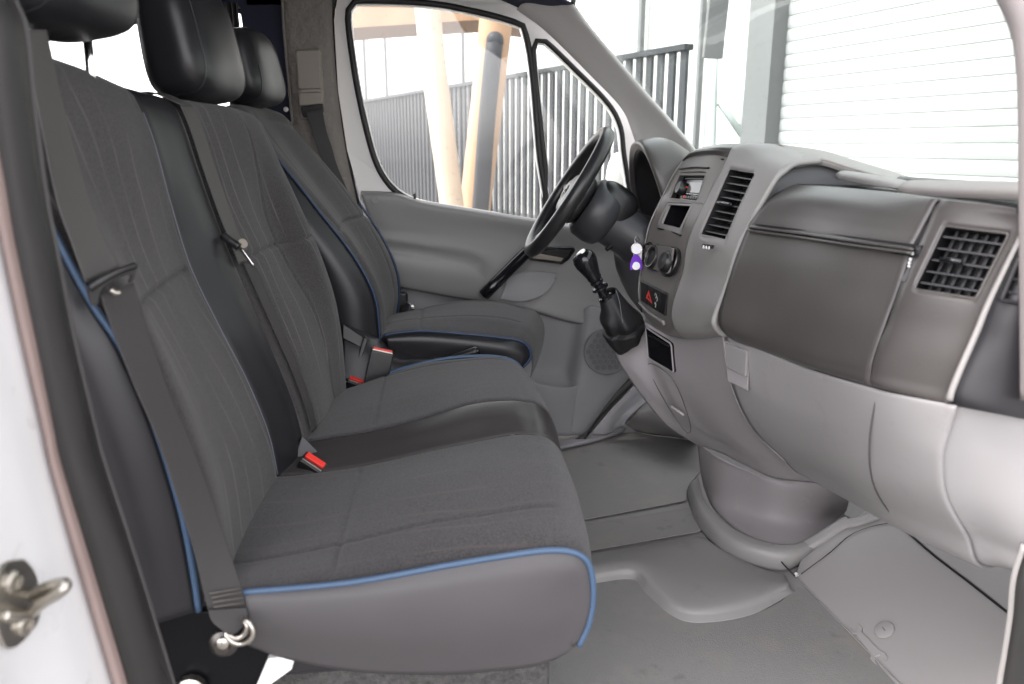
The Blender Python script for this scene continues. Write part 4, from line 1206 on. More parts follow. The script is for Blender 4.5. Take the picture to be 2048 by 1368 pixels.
tube('tray_bar', [onq(cq, .15, .18, .002), onq(cq, .5, .14, .003), onq(cq, .92, .12, .002)], .003, 'plastic_black', tr_, n=12, seg=8)
text('tray_print', 'AIRBAG', onq(cq, .45, .55, .0012), pd(cq[0], cq[1]), (0, 0, 1), .012, 'steel_dark', tr_) if False else None
q = [(0.609,1.93,0.484),(0.64,1.82,0.475),(0.708,1.86,0.339),(0.709,1.89,0.304),(0.651,1.92,0.391)]
tube('drawer_seam', [V(k) + V((-.007, -.003, 0)) for k in q], .0011, 'seam_grey', dash, n=50, seg=5, closed=True)
tube('drawer_pull', [V(k) + V((-.006, -.003, 0)) for k in [(0.659,1.88,0.381),(0.67,1.86,0.376),(0.686,1.85,0.365)]], .004, 'light_column', dash, n=10, seg=8)
# foot of the console
grid('console_foot', [[(0.806,2.06,0.198),(0.83,1.965,0.192),(0.883,1.9,0.18),(0.947,1.83,0.173),(1.05,1.8,0.177),(1.156,1.85,0.118)],
                      [(0.813,2.07,0.171),(0.833,1.975,0.166),(0.885,1.9,0.155),(0.949,1.82,0.158),(1.065,1.8,0.146),(1.175,1.86,0.083)],
                      [(0.844,2.12,0.084),(0.84,1.985,0.073),(0.885,1.89,0.061),(0.958,1.82,0.062),(1.071,1.83,0.057),(1.203,1.91,0.035)],
                      [(0.857,2.12,0.03),(0.83,1.96,0.03),(0.852,1.814,0.03),(0.92,1.74,0.03),(1.032,1.759,0.03),(1.174,1.874,0.03)]], 'console_base', dash, 10, 8, thick=.004)

# --- pale lower panel below the glove box
lp = [[(0.619,1.5,0.674),(0.669,1.27,0.668),(0.666,1.02,0.7),(0.694,0.905,0.713),(0.791,0.87,0.702),(0.841,0.86,0.695)],
      [(0.629,1.497,0.666),(0.668,1.267,0.662),(0.663,1.015,0.697),(0.692,0.9,0.712),(0.784,0.86,0.701),(0.839,0.85,0.695)],
      [(0.641,1.5,0.613),(0.68,1.285,0.614),(0.673,1.03,0.659),(0.696,0.912,0.674),(0.792,0.862,0.662),(0.848,0.85,0.653)],
      [(0.665,1.515,0.543),(0.703,1.315,0.549),(0.693,1.055,0.605),(0.705,0.928,0.628),(0.801,0.865,0.614),(0.858,0.85,0.603)],
      [(0.731,1.56,0.442),(0.767,1.37,0.452),(0.732,1.1,0.522),(0.736,0.95,0.559),(0.814,0.87,0.548),(0.871,0.855,0.537)],
      [(0.827,1.61,0.349),(0.861,1.43,0.362),(0.798,1.15,0.442),(0.796,0.972,0.484),(0.829,0.88,0.496),(0.881,0.86,0.492)],
      [(0.94,1.66,0.265),(0.958,1.48,0.279),(0.874,1.19,0.37),(0.858,0.99,0.416),(0.849,0.9,0.458),(0.887,0.87,0.466)]]
lp.append([V(q) + V((.16, .02, .05)) for q in lp[-1]])
kp = [[V(k) for k in r[:4]] + [V(r[3]).lerp(V(r[4]), .04) + V((.010, 0, 0))] for r in lp]
grid('knee_panel', kp, 'light_panel', dash, 10, 8, thick=.004)
ke = [[V(r[3]).lerp(V(r[4]), .01) + V((.006, 0, 0)), V(r[3]).lerp(V(r[4]), .35) + V((.016, 0, 0)), V(r[4]) + V((.012, 0, 0)), V(r[5])] for r in lp]
grid('knee_end', ke, 'light_panel', dash, 10, 8, thick=.004)
tube('panel_joint', [V(q) + V((-.003, -.001, 0)) for q in [(0.667,1.012,0.697),(0.673,1.025,0.656),(0.689,1.05,0.607),(0.714,1.08,0.551),(0.751,1.115,0.494),(0.797,1.148,0.441),(0.857,1.18,0.383)]], .0013, 'seam_grey', dash, n=50, seg=5)
# latch recess
lq = [(0.631,1.494,0.656),(0.651,1.42,0.655),(0.66,1.43,0.568),(0.649,1.505,0.565)]
la = plate('latch_recess', [V(k) + V((-.004, -.002, 0)) for k in lq], 'light_column', dash, vec=(.004, .003, 0), bevel=.001)
lq2 = [(0.636,1.49,0.654),(0.651,1.415,0.656),(0.657,1.425,0.6),(0.645,1.497,0.6)]
plate('latch_handle', [V(k) + V((-.012, -.006, 0)) for k in lq2], 'light_panel', la, vec=(.008, .004, 0), bevel=.002)

# --- instrument binnacle
hood_near = [(0.668,1.985,0.859),(0.657,1.985,0.905),(0.634,1.99,0.968),(0.616,2.02,1.022)]
hoodF = hood_near + [(0.614,2.08,1.053),(0.617,2.16,1.059),(0.632,2.26,1.042),(0.65,2.33,0.984),(0.668,2.36,0.916),(0.696,2.37,0.839),(0.724,2.36,0.781)]
hoodI = [(0.659,2,0.855),(0.647,2.005,0.902),(0.627,2.01,0.961),(0.613,2.035,1.009),(0.613,2.085,1.032),(0.621,2.16,1.037),(0.637,2.25,1.022),(0.655,2.32,0.977),(0.671,2.345,0.911),(0.7,2.355,0.837),(0.728,2.35,0.785)]
hoodB = [V(q) + V((.16, (2.17 - q[1]) * .12, -.045 if q[2] > .98 else -.01)) for q in hoodF]
hoodM = [V(q) + V((.07, (2.17 - q[1]) * .02, .006 if q[2] > .95 else 0)) for q in hoodF]
hood = loft('instrument_hood', [hoodI, [V(q) + V((-.004, 0, 0)) for q in hoodF], hoodM, hoodB], 'dash_dark', dash, n=50, sv=6, thick=.004)
inb = [V(q) + V((.12, (2.17 - q[1]) * .15, -.02)) for q in hoodI]
loft('instrument_well', [hoodI, [V(q) + V((.06, 0, -.005)) for q in hoodI], inb], 'dash_black', hood, n=50, sv=4, thick=.003)
c0 = sum((V(q) for q in inb), V()) / len(inb)
obj('instrument_face', inb + [c0], [(k, k + 1, len(inb)) for k in range(len(inb) - 1)] + [(len(inb) - 1, 0, len(inb))], 'gloss_black', hood, smooth=False)
for dy in (-.08, .08):
    lathe('dial', c0 + V((-.006, dy, .0)), (-1, 0, .35), [(.05, 0), (.052, .004), (.047, .004), (.046, .001), (0, .001)], 'plastic_black', hood, 28)
# plastic below the binnacle, far air vent, steering column cowl
grid('lower_cowl', [[(0.665,2.38,0.884),(0.684,2.36,0.824),(0.675,2.2,0.796),(0.653,1.99,0.846)], [(0.634,2.34,0.827),(0.632,2.25,0.803),(0.635,2.12,0.777),(0.624,1.985,0.807)], [(0.587,2.26,0.761),(0.599,2.2,0.746),(0.607,2.1,0.738),(0.604,1.985,0.755)], [(0.587,2.24,0.704),(0.6,2.18,0.676),(0.602,2.09,0.655),(0.595,1.985,0.661)], [(0.61,2.26,0.654),(0.616,2.19,0.621),(0.613,2.1,0.61),(0.597,1.985,0.613)]], 'dash_black', dash, 8, 8, thick=.004)
grid('cowl_shelf', [[(0.685,2.28,0.779),(0.676,2.18,0.784),(0.652,2.05,0.813),(0.664,1.99,0.848)], [(0.671,2.3,0.788),(0.658,2.2,0.784),(0.635,2.08,0.768),(0.621,1.99,0.787)], [(0.662,2.28,0.769),(0.647,2.18,0.755),(0.627,2.08,0.748),(0.613,1.99,0.765)]], 'plastic_black', dash, 6, 6, thick=.004)
vent(dash, *[(0.68,2.4,0.88),(0.695,2.36,0.873),(0.677,2.36,0.837),(0.662,2.4,0.84)], 4, 1, depth=.02, frame='dash_grey', sd=.01, fr=.003)

# ================================================================ steering wheel and column
sc_ = V((.41, 2.1, .925))
ax = V((-.84, .085, .543)).normalized()
e1 = V((0, 1, 0))
e1 = (e1 - ax * e1.dot(ax)).normalized()
e2 = ax.cross(e1).normalized()
if e2.z < 0: e2 = -e2
whl = thing('steering_wheel', 'black leather steering wheel', 'steering wheel', tuple(sc_))
RW = .183
tube('rim', [sc_ + (e1 * math.cos(t) + e2 * math.sin(t)) * RW for t in [2 * math.pi * k / 32 for k in range(32)]], .019, 'leather_black', whl, n=96, seg=18, closed=True)
pillow('hub', sc_ - ax * .03, (.075, .072, .03), 'leather_black', whl, rot=Matrix((e1, e2, ax)).transposed(), p=2.8, n=16)
pillow('horn_pad', sc_ - ax * .008, (.06, .058, .016), 'plastic_black', whl, rot=Matrix((e1, e2, ax)).transposed(), p=3, n=14)
em = lathe('emblem_ring', sc_ + ax * .008, ax, [(.02, 0), (.022, .0015), (.024, 0)], 'steel', whl, 28, cap=False)
for k in range(3):
    t = math.pi / 2 + k * 2 * math.pi / 3
    tube('emblem_spoke', [sc_ + ax * .0085, sc_ + ax * .0085 + (e1 * math.cos(t) + e2 * math.sin(t)) * .021], .0022, 'steel', em, n=3, seg=6, r2=.0006)
for t, wd in ((.12, .02), (math.pi - .12, .02), (-math.pi / 2 - .42, .017), (-math.pi / 2 + .42, .017)):
    dr_ = e1 * math.cos(t) + e2 * math.sin(t)
    tube('spoke', [sc_ - ax * .03 + dr_ * .05, sc_ - ax * .016 + dr_ * .11, sc_ - ax * .0 + dr_ * (RW - .005)], wd, 'leather_black', whl, n=12, seg=14, r2=wd * .7, flat=(ax, .55))
pillow('button_pad', sc_ + e1 * -.088 - ax * .004 + e2 * .012, (.022, .03, .008), 'steel_dark', whl, rot=Matrix((e1, e2, ax)).transposed(), p=3, n=10)
pillow('button_pad', sc_ + e1 * .088 - ax * .004 + e2 * .012, (.022, .03, .008), 'steel_dark', whl, rot=Matrix((e1, e2, ax)).transposed(), p=3, n=10)
colm = thing('steering_column', 'black steering column shroud behind the wheel', 'steering column', tuple(sc_ - ax * .2))
lathe('column_shroud', sc_ - ax * .055, -ax, [(.074, 0), (.085, .012), (.088, .05), (.082, .075), (.07, .085), (.066, .088), (.066, .16), (.07, .17), (.07, .25)], 'column_black', colm, 40)
pillow('shroud_cover', sc_ - ax * .12 + e2 * .035, (.07, .06, .065), 'plastic_black', colm, rot=Matrix((e1, e2, ax)).transposed(), p=3, n=14)
tube('stalk', [sc_ - ax * .1 - e1 * .06, sc_ - ax * .07 - e1 * .17], .008, 'plastic_black', colm, n=6, seg=10) if False else None
lathe('shroud_screw', V([(0.466,2.02,0.842)][0]), (-.1, -1, 0), [(.005, 0), (.005, .002), (0, .002)], 'steel', colm, 10)
tube('adjuster_slot', [(0.511,2.06,0.773),(0.539,2.05,0.801),(0.562,2.05,0.838),(0.569,2.05,0.854)], .006, 'gap_black', colm, n=16, seg=8)

# ================================================================ gear lever
gear = thing('gear_lever', 'black gear lever with leather boot and round knob', 'gear lever', tuple([(0.536,1.9,0.546)][0]))
kb, kt = V([(0.439,1.87,0.725)][0]), V([(0.402,1.87,0.79)][0])
kx = (kt - kb)
L_ = kx.length
lathe('knob', kb, kx, [(.016, 0), (.018, .004), (.0185, .012), (.023, L_ * .38), (.0285, L_ * .62), (.0295, L_ * .8), (.026, L_ * .95), (.019, L_ * 1.03), (0, L_ * 1.06)], 'gloss_black', gear, 28)
lathe('knob_badge', kb + kx * 1.02, kx + V((-.02, -.01, 0)), [(.014, 0), (.013, .003), (0, .003)], 'steel', gear, 24)
sb = V([(0.474,1.885,0.67)][0])
dsh = (sb - kb)
for nm, f, r, hh in (('collar', .06, .017, .006), ('collar', .36, .0215, .005), ('collar', .85, .02, .005)):
    lathe(nm, kb + dsh * f, -kx, [(r * .75, -hh * .6), (r, 0), (r, hh), (r * .75, hh * 1.6)], 'gloss_black', gear, 24)
tube('shaft', [kb, sb, sb + dsh * .6], .0125, 'gloss_black', gear, n=10, seg=16)
# pleated leather boot
rings = []
bl = [(0.454,1.89,0.679),(0.462,1.89,0.64),(0.461,1.895,0.612),(0.479,1.905,0.581),(0.474,1.91,0.571),(0.494,1.92,0.542),(0.515,1.93,0.52)]
br = [(0.499,1.89,0.696),(0.537,1.895,0.653),(0.572,1.91,0.623),(0.573,1.915,0.614),(0.581,1.92,0.607),(0.584,1.925,0.6),(0.587,1.93,0.594)]
dp_ = (.022, .04, .055, .048, .058, .05, .045)
for k in range(7):
    L3, R3 = V(bl[k]), V(br[k])
    c, a_ = (L3 + R3) / 2, (R3 - L3) / 2
    ring = []
    for j in range(36):
        t = 2 * math.pi * j / 36
        m_ = 1 + (.10 * math.cos(5 * t + .8) + .05 * math.cos(9 * t + k)) * min(1, k / 2) * (0 if abs(math.cos(t)) > .97 else 1)
        ring.append(c + a_ * math.cos(t) + V((0, 1, .25)) * math.sin(t) * dp_[k] * m_)
    ring.append(ring[0])
    rings.append(ring)
grid('boot', rings, 'boot_leather', gear, 2, 6, thick=.002)
tube('boot_seam', [(0.491,1.868,0.698),(0.497,1.855,0.675),(0.502,1.845,0.639),(0.507,1.845,0.613)], .0011, 'stitch', gear, n=20, seg=5)
# key ring with purple tag hanging from the ignition
key = thing('key_ring', 'keys with purple tag hanging from the ignition', 'key ring', tuple([(0.565,1.95,0.734)][0]))
kc = V([(0.564,1.95,0.79)][0])
lathe('token', kc, (-.25, -1, .1), [(0, -.0015), (.0135, -.0015), (.0135, .0015), (0, .0015)], 'tag_white', key, 24)
tube('ring', [kc + V((math.cos(t) * .0145, -.002, math.sin(t) * .0145)) for t in [2 * math.pi * k / 12 for k in range(12)]], .0012, 'chrome', key, n=30, seg=6, closed=True)
tube('hook', [(0.562,1.955,0.804),(0.561,1.96,0.814),(0.569,1.965,0.82),(0.576,1.97,0.81)], .0012, 'chrome', key, n=14, seg=6)
plate('key_blade', [V(q) for q in [(0.558,1.956,0.786),(0.581,1.956,0.785),(0.58,1.956,0.738),(0.561,1.956,0.739)]], 'tag_white', key, vec=(0, .002, 0))
plate('purple_tag', rs([(0.562,1.945,0.776),(0.573,1.945,0.768),(0.58,1.945,0.75),(0.58,1.945,0.735),(0.574,1.945,0.736),(0.556,1.945,0.737),(0.549,1.945,0.735),(0.548,1.945,0.751),(0.553,1.945,0.768)], 40, True), 'tag_purple', key, vec=(0, .003, 0), bevel=.001)
lathe('tag_disc', V([(0.563,1.944,0.746)][0]), (-.2, -1, .1), [(0, -.001), (.0105, -.001), (.0105, .001), (0, .001)], 'tag_white', key, 24)

# ================================================================ driver door
door = thing('driver_door', 'grey moulded driver door with window, grab handle and speaker', 'door', (.3, 2.6, .03))
Wm = [(-0.18,2.63,1.428),(-0.167,2.63,1.464),(-0.138,2.63,1.473),(0.048,2.63,1.47),(0.205,2.63,1.448),(0.329,2.63,1.419),(0.355,2.63,1.398),(0.379,2.63,1.271),(0.402,2.63,1.034),(0.424,2.63,0.806),(0.282,2.63,0.827),(0.147,2.63,0.85),(0.018,2.63,0.873),(-0.047,2.63,0.904),(-0.087,2.63,0.947),(-0.117,2.63,1.011),(-0.144,2.63,1.128),(-0.166,2.63,1.265)]
Wq = [(0.403,2.63,1.348),(0.414,2.63,1.366),(0.434,2.63,1.36),(0.531,2.63,1.275),(0.627,2.63,1.187),(0.673,2.63,1.121),(0.692,2.63,1.034),(0.718,2.63,0.747),(0.474,2.63,0.793),(0.446,2.63,0.985),(0.42,2.63,1.193)]
def offs(poly, k):
    """grow a polygon in the door plane"""
    n = len(poly)
    out = []
    for i in range(n):
        a, b, c = V(poly[i - 1]), V(poly[i]), V(poly[(i + 1) % n])
        t = (c - a).normalized()
        out.append(b + V((t.z, 0, -t.x)) * k)
    cen = sum((V(p) for p in poly), V()) / n
    if (out[0] - cen).length < (V(poly[0]) - cen).length and k > 0:
        return offs(poly, -k)
    return out
Wmi, Wqi = rs(Wm, 90, True), rs(Wq, 70, True)
plate('window_frame', [(-0.236,2.645,1.429),(-0.22,2.645,1.502),(-0.181,2.645,1.553),(0.334,2.645,1.565),(0.399,2.645,1.488),(0.481,2.645,1.427),(0.678,2.645,1.24),(0.754,2.645,1.096),(0.814,2.645,0.692),(0.422,2.645,0.75),(-0.053,2.645,0.823),(-0.179,2.645,0.874),(-0.216,2.645,1.034),(-0.235,2.645,1.22)], 'white_clean', door, holes=[Wmi, Wqi], vec=(0, .03, 0))
def band(name, inner, k, mt, y, th, parent):
    o_ = offs(inner, k)
    n = len(inner)
    prof = [(0, 0), (.15, -th * .8), (.5, -th), (.85, -th * .8), (1, 0)]
    rows = []
    for f, dy in prof:
        rows.append([V(a).lerp(V(b), f) + V((0, dy + y - 2.63, 0)) for a, b in zip(inner, o_)])
    verts = [v for r in rows for v in r]
    faces = []
    for i in range(len(prof) - 1):
        for j in range(n):
            faces.append((i * n + j, i * n + (j + 1) % n, (i + 1) * n + (j + 1) % n, (i + 1) * n + j))
    return obj(name, verts, faces, mt, parent)
band('window_seal', Wmi, .024, 'rubber', 2.645, .022, door)
band('window_seal', Wqi, .022, 'rubber', 2.645, .020, door)
plate('window_pane', offs(Wmi, .004), 'window_glass', door, vec=(0, .004, 0))
plate('quarter_pane', offs(Wqi, .004), 'window_glass', door, vec=(0, .004, 0))
# upper door panel with arm rest
dn = [[(-0.177,2.64,0.902),(-0.067,2.64,0.897),(0.018,2.64,0.871),(0.148,2.64,0.848),(0.283,2.64,0.825),(0.421,2.64,0.802),(0.596,2.64,0.772),(0.793,2.64,0.738)],
      [(-0.176,2.615,0.898),(-0.066,2.615,0.894),(0.018,2.61,0.868),(0.146,2.61,0.845),(0.28,2.61,0.823),(0.416,2.61,0.799),(0.589,2.61,0.77),(0.784,2.61,0.737)],
      [(-0.172,2.595,0.886),(-0.065,2.595,0.881),(0.017,2.592,0.856),(0.145,2.592,0.834),(0.278,2.592,0.811),(0.413,2.592,0.788),(0.585,2.592,0.759),(0.779,2.592,0.723)],
      [(-0.153,2.602,0.818),(-0.051,2.602,0.805),(0.032,2.602,0.795),(0.151,2.602,0.78),(0.282,2.6,0.767),(0.415,2.6,0.735),(0.589,2.6,0.701),(0.784,2.6,0.663)],
      [(-0.139,2.606,0.775),(-0.038,2.606,0.762),(0.048,2.606,0.753),(0.164,2.604,0.741),(0.282,2.6,0.723),(0.414,2.592,0.688),(0.588,2.59,0.651),(0.783,2.59,0.612)],
      [(-0.13,2.596,0.746),(-0.032,2.596,0.733),(0.057,2.596,0.72),(0.177,2.596,0.702),(0.277,2.592,0.67),(0.414,2.587,0.655),(0.587,2.585,0.617),(0.783,2.585,0.578)],
      [(-0.12,2.55,0.735),(-0.024,2.55,0.723),(0.063,2.55,0.708),(0.183,2.552,0.681),(0.265,2.57,0.64),(0.413,2.582,0.621),(0.588,2.582,0.583),(0.783,2.58,0.544)],
      [(-0.11,2.492,0.728),(-0.015,2.492,0.714),(0.07,2.494,0.698),(0.176,2.5,0.666),(0.247,2.53,0.62),(0.413,2.58,0.584),(0.587,2.575,0.549),(0.783,2.575,0.509)],
      [(-0.104,2.474,0.713),(-0.007,2.474,0.697),(0.078,2.477,0.679),(0.181,2.485,0.647),(0.259,2.52,0.601),(0.412,2.572,0.563),(0.579,2.57,0.526),(0.783,2.57,0.489)],
      [(-0.093,2.474,0.675),(0,2.474,0.657),(0.089,2.478,0.638),(0.187,2.488,0.611),(0.276,2.516,0.578),(0.41,2.56,0.539),(0.568,2.563,0.505),(0.782,2.563,0.464)],
      [(-0.081,2.495,0.619),(0.006,2.495,0.601),(0.103,2.498,0.58),(0.201,2.506,0.56),(0.303,2.524,0.537),(0.415,2.545,0.504),(0.535,2.553,0.467),(0.782,2.555,0.417)],
      [(-0.079,2.52,0.607),(0.009,2.52,0.588),(0.107,2.522,0.567),(0.207,2.53,0.546),(0.309,2.542,0.524),(0.418,2.56,0.492),(0.537,2.563,0.456),(0.785,2.565,0.406)],
      [(-0.08,2.59,0.591),(0.011,2.59,0.572),(0.111,2.59,0.551),(0.213,2.59,0.531),(0.316,2.59,0.511),(0.423,2.59,0.482),(0.543,2.59,0.446),(0.793,2.59,0.396)]]
grid('upper_panel', dn, 'door_grey', door, 10, 6, thick=.004)
# shallow scoop under the grab handle
grid('panel_scoop', [[(0.291,2.535,0.621),(0.345,2.56,0.635),(0.411,2.572,0.635),(0.471,2.578,0.624)], [(0.286,2.522,0.597),(0.344,2.55,0.597),(0.411,2.566,0.598),(0.467,2.575,0.618)], [(0.274,2.505,0.573),(0.341,2.53,0.564),(0.412,2.552,0.575),(0.467,2.574,0.611)], [(0.267,2.5,0.558),(0.34,2.522,0.543),(0.418,2.546,0.559),(0.47,2.572,0.61)]], 'door_low', door, 8, 8, thick=.003)
lathe('screw_cap', V([(-0.131,2.592,0.877)][0]), (0, -1, 0), [(.0135, 0), (.0135, .001), (.0125, .0022), (0, .0022)], 'door_grey', door, 28)
dl = [[(-0.093,2.6,0.611),(0.192,2.6,0.545),(0.408,2.6,0.496),(0.522,2.595,0.458),(0.591,2.545,0.518),(0.709,2.555,0.435),(0.808,2.58,0.396)],
      [(-0.072,2.585,0.477),(0.19,2.585,0.452),(0.416,2.59,0.427),(0.522,2.588,0.421),(0.579,2.54,0.43),(0.702,2.55,0.392),(0.799,2.58,0.363)],
      [(-0.068,2.575,0.374),(0.188,2.575,0.366),(0.416,2.588,0.346),(0.516,2.585,0.342),(0.566,2.535,0.343),(0.693,2.545,0.329),(0.781,2.575,0.318)],
      [(-0.07,2.56,0.299),(0.186,2.56,0.29),(0.402,2.58,0.276),(0.498,2.58,0.267),(0.549,2.53,0.244),(0.662,2.54,0.24),(0.738,2.57,0.254)],
      [(-0.073,2.55,0.222),(0.184,2.55,0.212),(0.389,2.54,0.216),(0.477,2.54,0.203),(0.541,2.528,0.186),(0.616,2.535,0.166),(0.67,2.565,0.176)],
      [(-0.077,2.54,0.084),(0.182,2.54,0.072),(0.392,2.53,0.07),(0.467,2.53,0.061),(0.526,2.53,0.056),(0.555,2.54,0.051),(0.583,2.565,0.052)]]
grid('lower_panel', dl, 'door_low', door, 10, 8, thick=.004)
grid('pocket_front', [[(0.337,2.52,0.284),(0.396,2.51,0.26),(0.457,2.51,0.243),(0.512,2.52,0.236),(0.548,2.54,0.237)], [(0.336,2.515,0.278),(0.395,2.504,0.254),(0.456,2.504,0.238),(0.511,2.515,0.23),(0.547,2.535,0.233)], [(0.345,2.515,0.199),(0.401,2.505,0.182),(0.461,2.505,0.17),(0.513,2.517,0.164),(0.541,2.535,0.169)], [(0.356,2.525,0.066),(0.408,2.52,0.066),(0.465,2.52,0.061),(0.509,2.525,0.057),(0.529,2.535,0.054)]], 'door_low', door, 8, 8, thick=.004)
# grab handle and release lever
tube('grab_handle', [(0.384,2.53,0.727),(0.355,2.515,0.706),(0.316,2.495,0.674),(0.274,2.475,0.638),(0.237,2.464,0.605),(0.212,2.472,0.578)], .02, 'gloss_black', door, n=40, seg=14, flat=((.6, 0, .8), .8))
hf = [(0.356,2.545,0.696),(0.383,2.545,0.715),(0.44,2.545,0.721),(0.521,2.545,0.72),(0.528,2.545,0.709),(0.505,2.545,0.676),(0.482,2.545,0.661),(0.373,2.545,0.677)]
plate('release_surround', [V(q) for q in hf], 'gloss_black', door, vec=(0, .02, 0), bevel=.004)
plate('release_recess', [(0.389,2.542,0.705),(0.44,2.542,0.711),(0.511,2.542,0.71),(0.501,2.542,0.69),(0.484,2.542,0.679),(0.379,2.542,0.689)], 'gap_black', door, vec=(0, .004, 0), bevel=.001)
plate('release_lever', [(0.379,2.538,0.691),(0.395,2.538,0.702),(0.487,2.538,0.683),(0.477,2.538,0.671),(0.382,2.538,0.684)], 'beige_plastic', door, vec=(0, .006, 0), bevel=.003)
# speaker grille: round cover with honeycomb cells
gc = V([(0.641,2.519,0.361)][0])
g = lathe('speaker_grille', gc + V((0, .004, 0)), (-.06, -1, 0), [(.083, 0), (.083, .004), (.080, .006), (.078, .004), (0, .004)], 'grille_base', door, 48)
hexv = None
hs_ = .0125
cnt = 0
for r in range(-4, 5):
    for q_ in range(-5, 6):
        cx = (q_ + .5 * (r % 2)) * hs_ * 1.732
        cz = r * hs_ * 1.5
        if cx * cx + cz * cz > .071 ** 2: continue
        c = gc + V((cx, -.0022 + .06 * cx * -1, cz))
        if hexv is None:
            hexv = plate('grille_cell', [c + V((math.sin(k * math.pi / 3) * hs_ * .8, 0, math.cos(k * math.pi / 3) * hs_ * .8)) for k in range(6)], 'grille_grey', g, vec=(0, .004, 0))
            hc0 = c.copy()
        else:
            o = hexv.copy()
            COL.objects.link(o)
            o.location = hexv.location + (c - hc0)
plate('lock_pin', [(-0.006,2.605,0.878),(0.002,2.605,0.878),(0.002,2.605,0.894),(-0.002,2.605,0.897),(-0.007,2.605,0.894)], 'rubber', door, vec=(0, .006, 0), bevel=.001)
# door frame rubber and sill
tag(tube('door_seal', [(-0.175,2.66,0.773),(-0.205,2.66,0.905),(-0.224,2.66,1.034),(-0.243,2.66,1.221),(-0.248,2.66,1.401),(-0.241,2.66,1.475),(-0.207,2.66,1.533),(-0.089,2.66,1.556),(0.288,2.66,1.559),(0.372,2.66,1.502),(0.467,2.66,1.441),(0.677,2.66,1.251),(0.758,2.66,1.106),(0.813,2.66,0.83)], .013, 'rubber', None, n=120, seg=10), 'dark rubber seal framing the far driver door window', 'seal')
tag(tube('sill_seal', [(0.823,2.62,0.334),(0.762,2.6,0.237),(0.683,2.59,0.16),(0.618,2.58,0.094),(0.578,2.575,0.033),(0.544,2.57,0.011)], .012, 'rubber', None, n=40, seg=10), 'black rubber seal at the lower front edge of the driver door', 'seal')
sill = thing('door_sill', 'grey plastic sill trim and kick plate below the driver door', 'sill trim', tuple([(0.652,2.635,0)][0]))
grid('sill_plate', [[(0.412,2.54,0.02),(0.611,2.624,0.02),(0.71,2.68,0.02),(0.753,2.713,0.02),(0.781,2.765,0.02)], [(0.4,2.467,0.022),(0.595,2.551,0.022),(0.694,2.609,0.022),(0.744,2.655,0.022),(0.779,2.715,0.022)], [(0.407,2.506,0),(0.603,2.586,0),(0.707,2.644,0),(0.762,2.69,0),(0.805,2.761,0)]], 'door_low', sill, 8, 4, thick=.006)
grid('kick_trim', [[(0.847,2.63,0.293),(0.769,2.62,0.204),(0.691,2.61,0.124),(0.634,2.6,0.063),(0.606,2.6,0.029)], [(0.858,2.6,0.254),(0.787,2.59,0.178),(0.717,2.58,0.116),(0.678,2.58,0.068),(0.666,2.58,0.038)], [(0.878,2.57,0.215),(0.816,2.56,0.168),(0.76,2.55,0.129),(0.721,2.54,0.1),(0.708,2.53,0.085)]], 'door_low', sill, 8, 6, thick=.006)
grid('foot_rest', [[(0.812,2.56,0.165),(0.848,2.5,0.183),(0.887,2.4,0.161),(0.92,2.3,0.161)], [(0.747,2.52,0.129),(0.801,2.46,0.144),(0.839,2.36,0.142),(0.904,2.3,0.133)], [(0.761,2.717,0.01),(0.823,2.635,0.01),(0.906,2.594,0.01),(0.992,2.543,0.01)]], 'floor_smooth', sill, 8, 8, thick=.006)

# ================================================================ trims on the far side
pil = thing('door_pillar_trim', 'grey crinkled vinyl trim on the pillar behind the driver', 'pillar trim', (-.35, 2.6, .8))
grid('trim_cover', [[(-0.382,2.62,1.564),(-0.388,2.62,1.423),(-0.386,2.62,1.277),(-0.382,2.62,1.112),(-0.365,2.62,0.988),(-0.311,2.62,0.844),(-0.223,2.62,0.678)], [(-0.37,2.585,1.557),(-0.375,2.585,1.418),(-0.372,2.585,1.274),(-0.368,2.585,1.111),(-0.345,2.585,0.989),(-0.299,2.585,0.847),(-0.212,2.585,0.683)], [(-0.322,2.58,1.558),(-0.323,2.58,1.418),(-0.32,2.58,1.274),(-0.312,2.58,1.111),(-0.298,2.58,0.989),(-0.259,2.58,0.847),(-0.195,2.58,0.684)], [(-0.249,2.585,1.56),(-0.255,2.585,1.42),(-0.257,2.585,1.275),(-0.248,2.585,1.111),(-0.236,2.585,0.988),(-0.21,2.585,0.878),(-0.184,2.585,0.683)], [(-0.231,2.61,1.566),(-0.239,2.61,1.424),(-0.238,2.61,1.278),(-0.228,2.61,1.112),(-0.213,2.61,0.988),(-0.193,2.61,0.876),(-0.173,2.61,0.679)]], 'pillar_vinyl', pil, 8, 8, thick=.004)
tube('trim_edge', [(-0.377,2.585,1.557),(-0.382,2.585,1.418),(-0.379,2.585,1.274),(-0.374,2.585,1.108)], .004, 'pillar_vinyl', pil, n=30, seg=8)
lathe('trim_button', V([(-0.394,2.6,1.158)][0]), (0, -1, 0), [(.008, 0), (.007, .005), (0, .006)], 'white_clean', pil, 14)
def bslab(name, px, mt, parent, vec, bevel):
    return plate(name, rs(sharp(px), 40, True), mt, parent, vec=vec, bevel=bevel)
bc = bslab('belt_height_cover', [(-0.35,2.565,1.33),(-0.274,2.565,1.334),(-0.272,2.565,1.207),(-0.275,2.565,1.138),(-0.346,2.565,1.125),(-0.349,2.565,1.185)], 'beige_plastic', pil, (0, .02, 0), .003)
bslab('adjuster_slide', [(-0.347,2.555,1.328),(-0.276,2.555,1.331),(-0.277,2.555,1.217),(-0.346,2.555,1.214)], 'beige_plastic', bc, (0, .012, 0), .004)
bslab('adjuster_button', [(-0.342,2.545,1.213),(-0.279,2.545,1.216),(-0.273,2.545,1.205),(-0.274,2.545,1.172),(-0.346,2.545,1.166),(-0.345,2.545,1.201)], 'beige_plastic', bc, (0, .02, 0), .004)
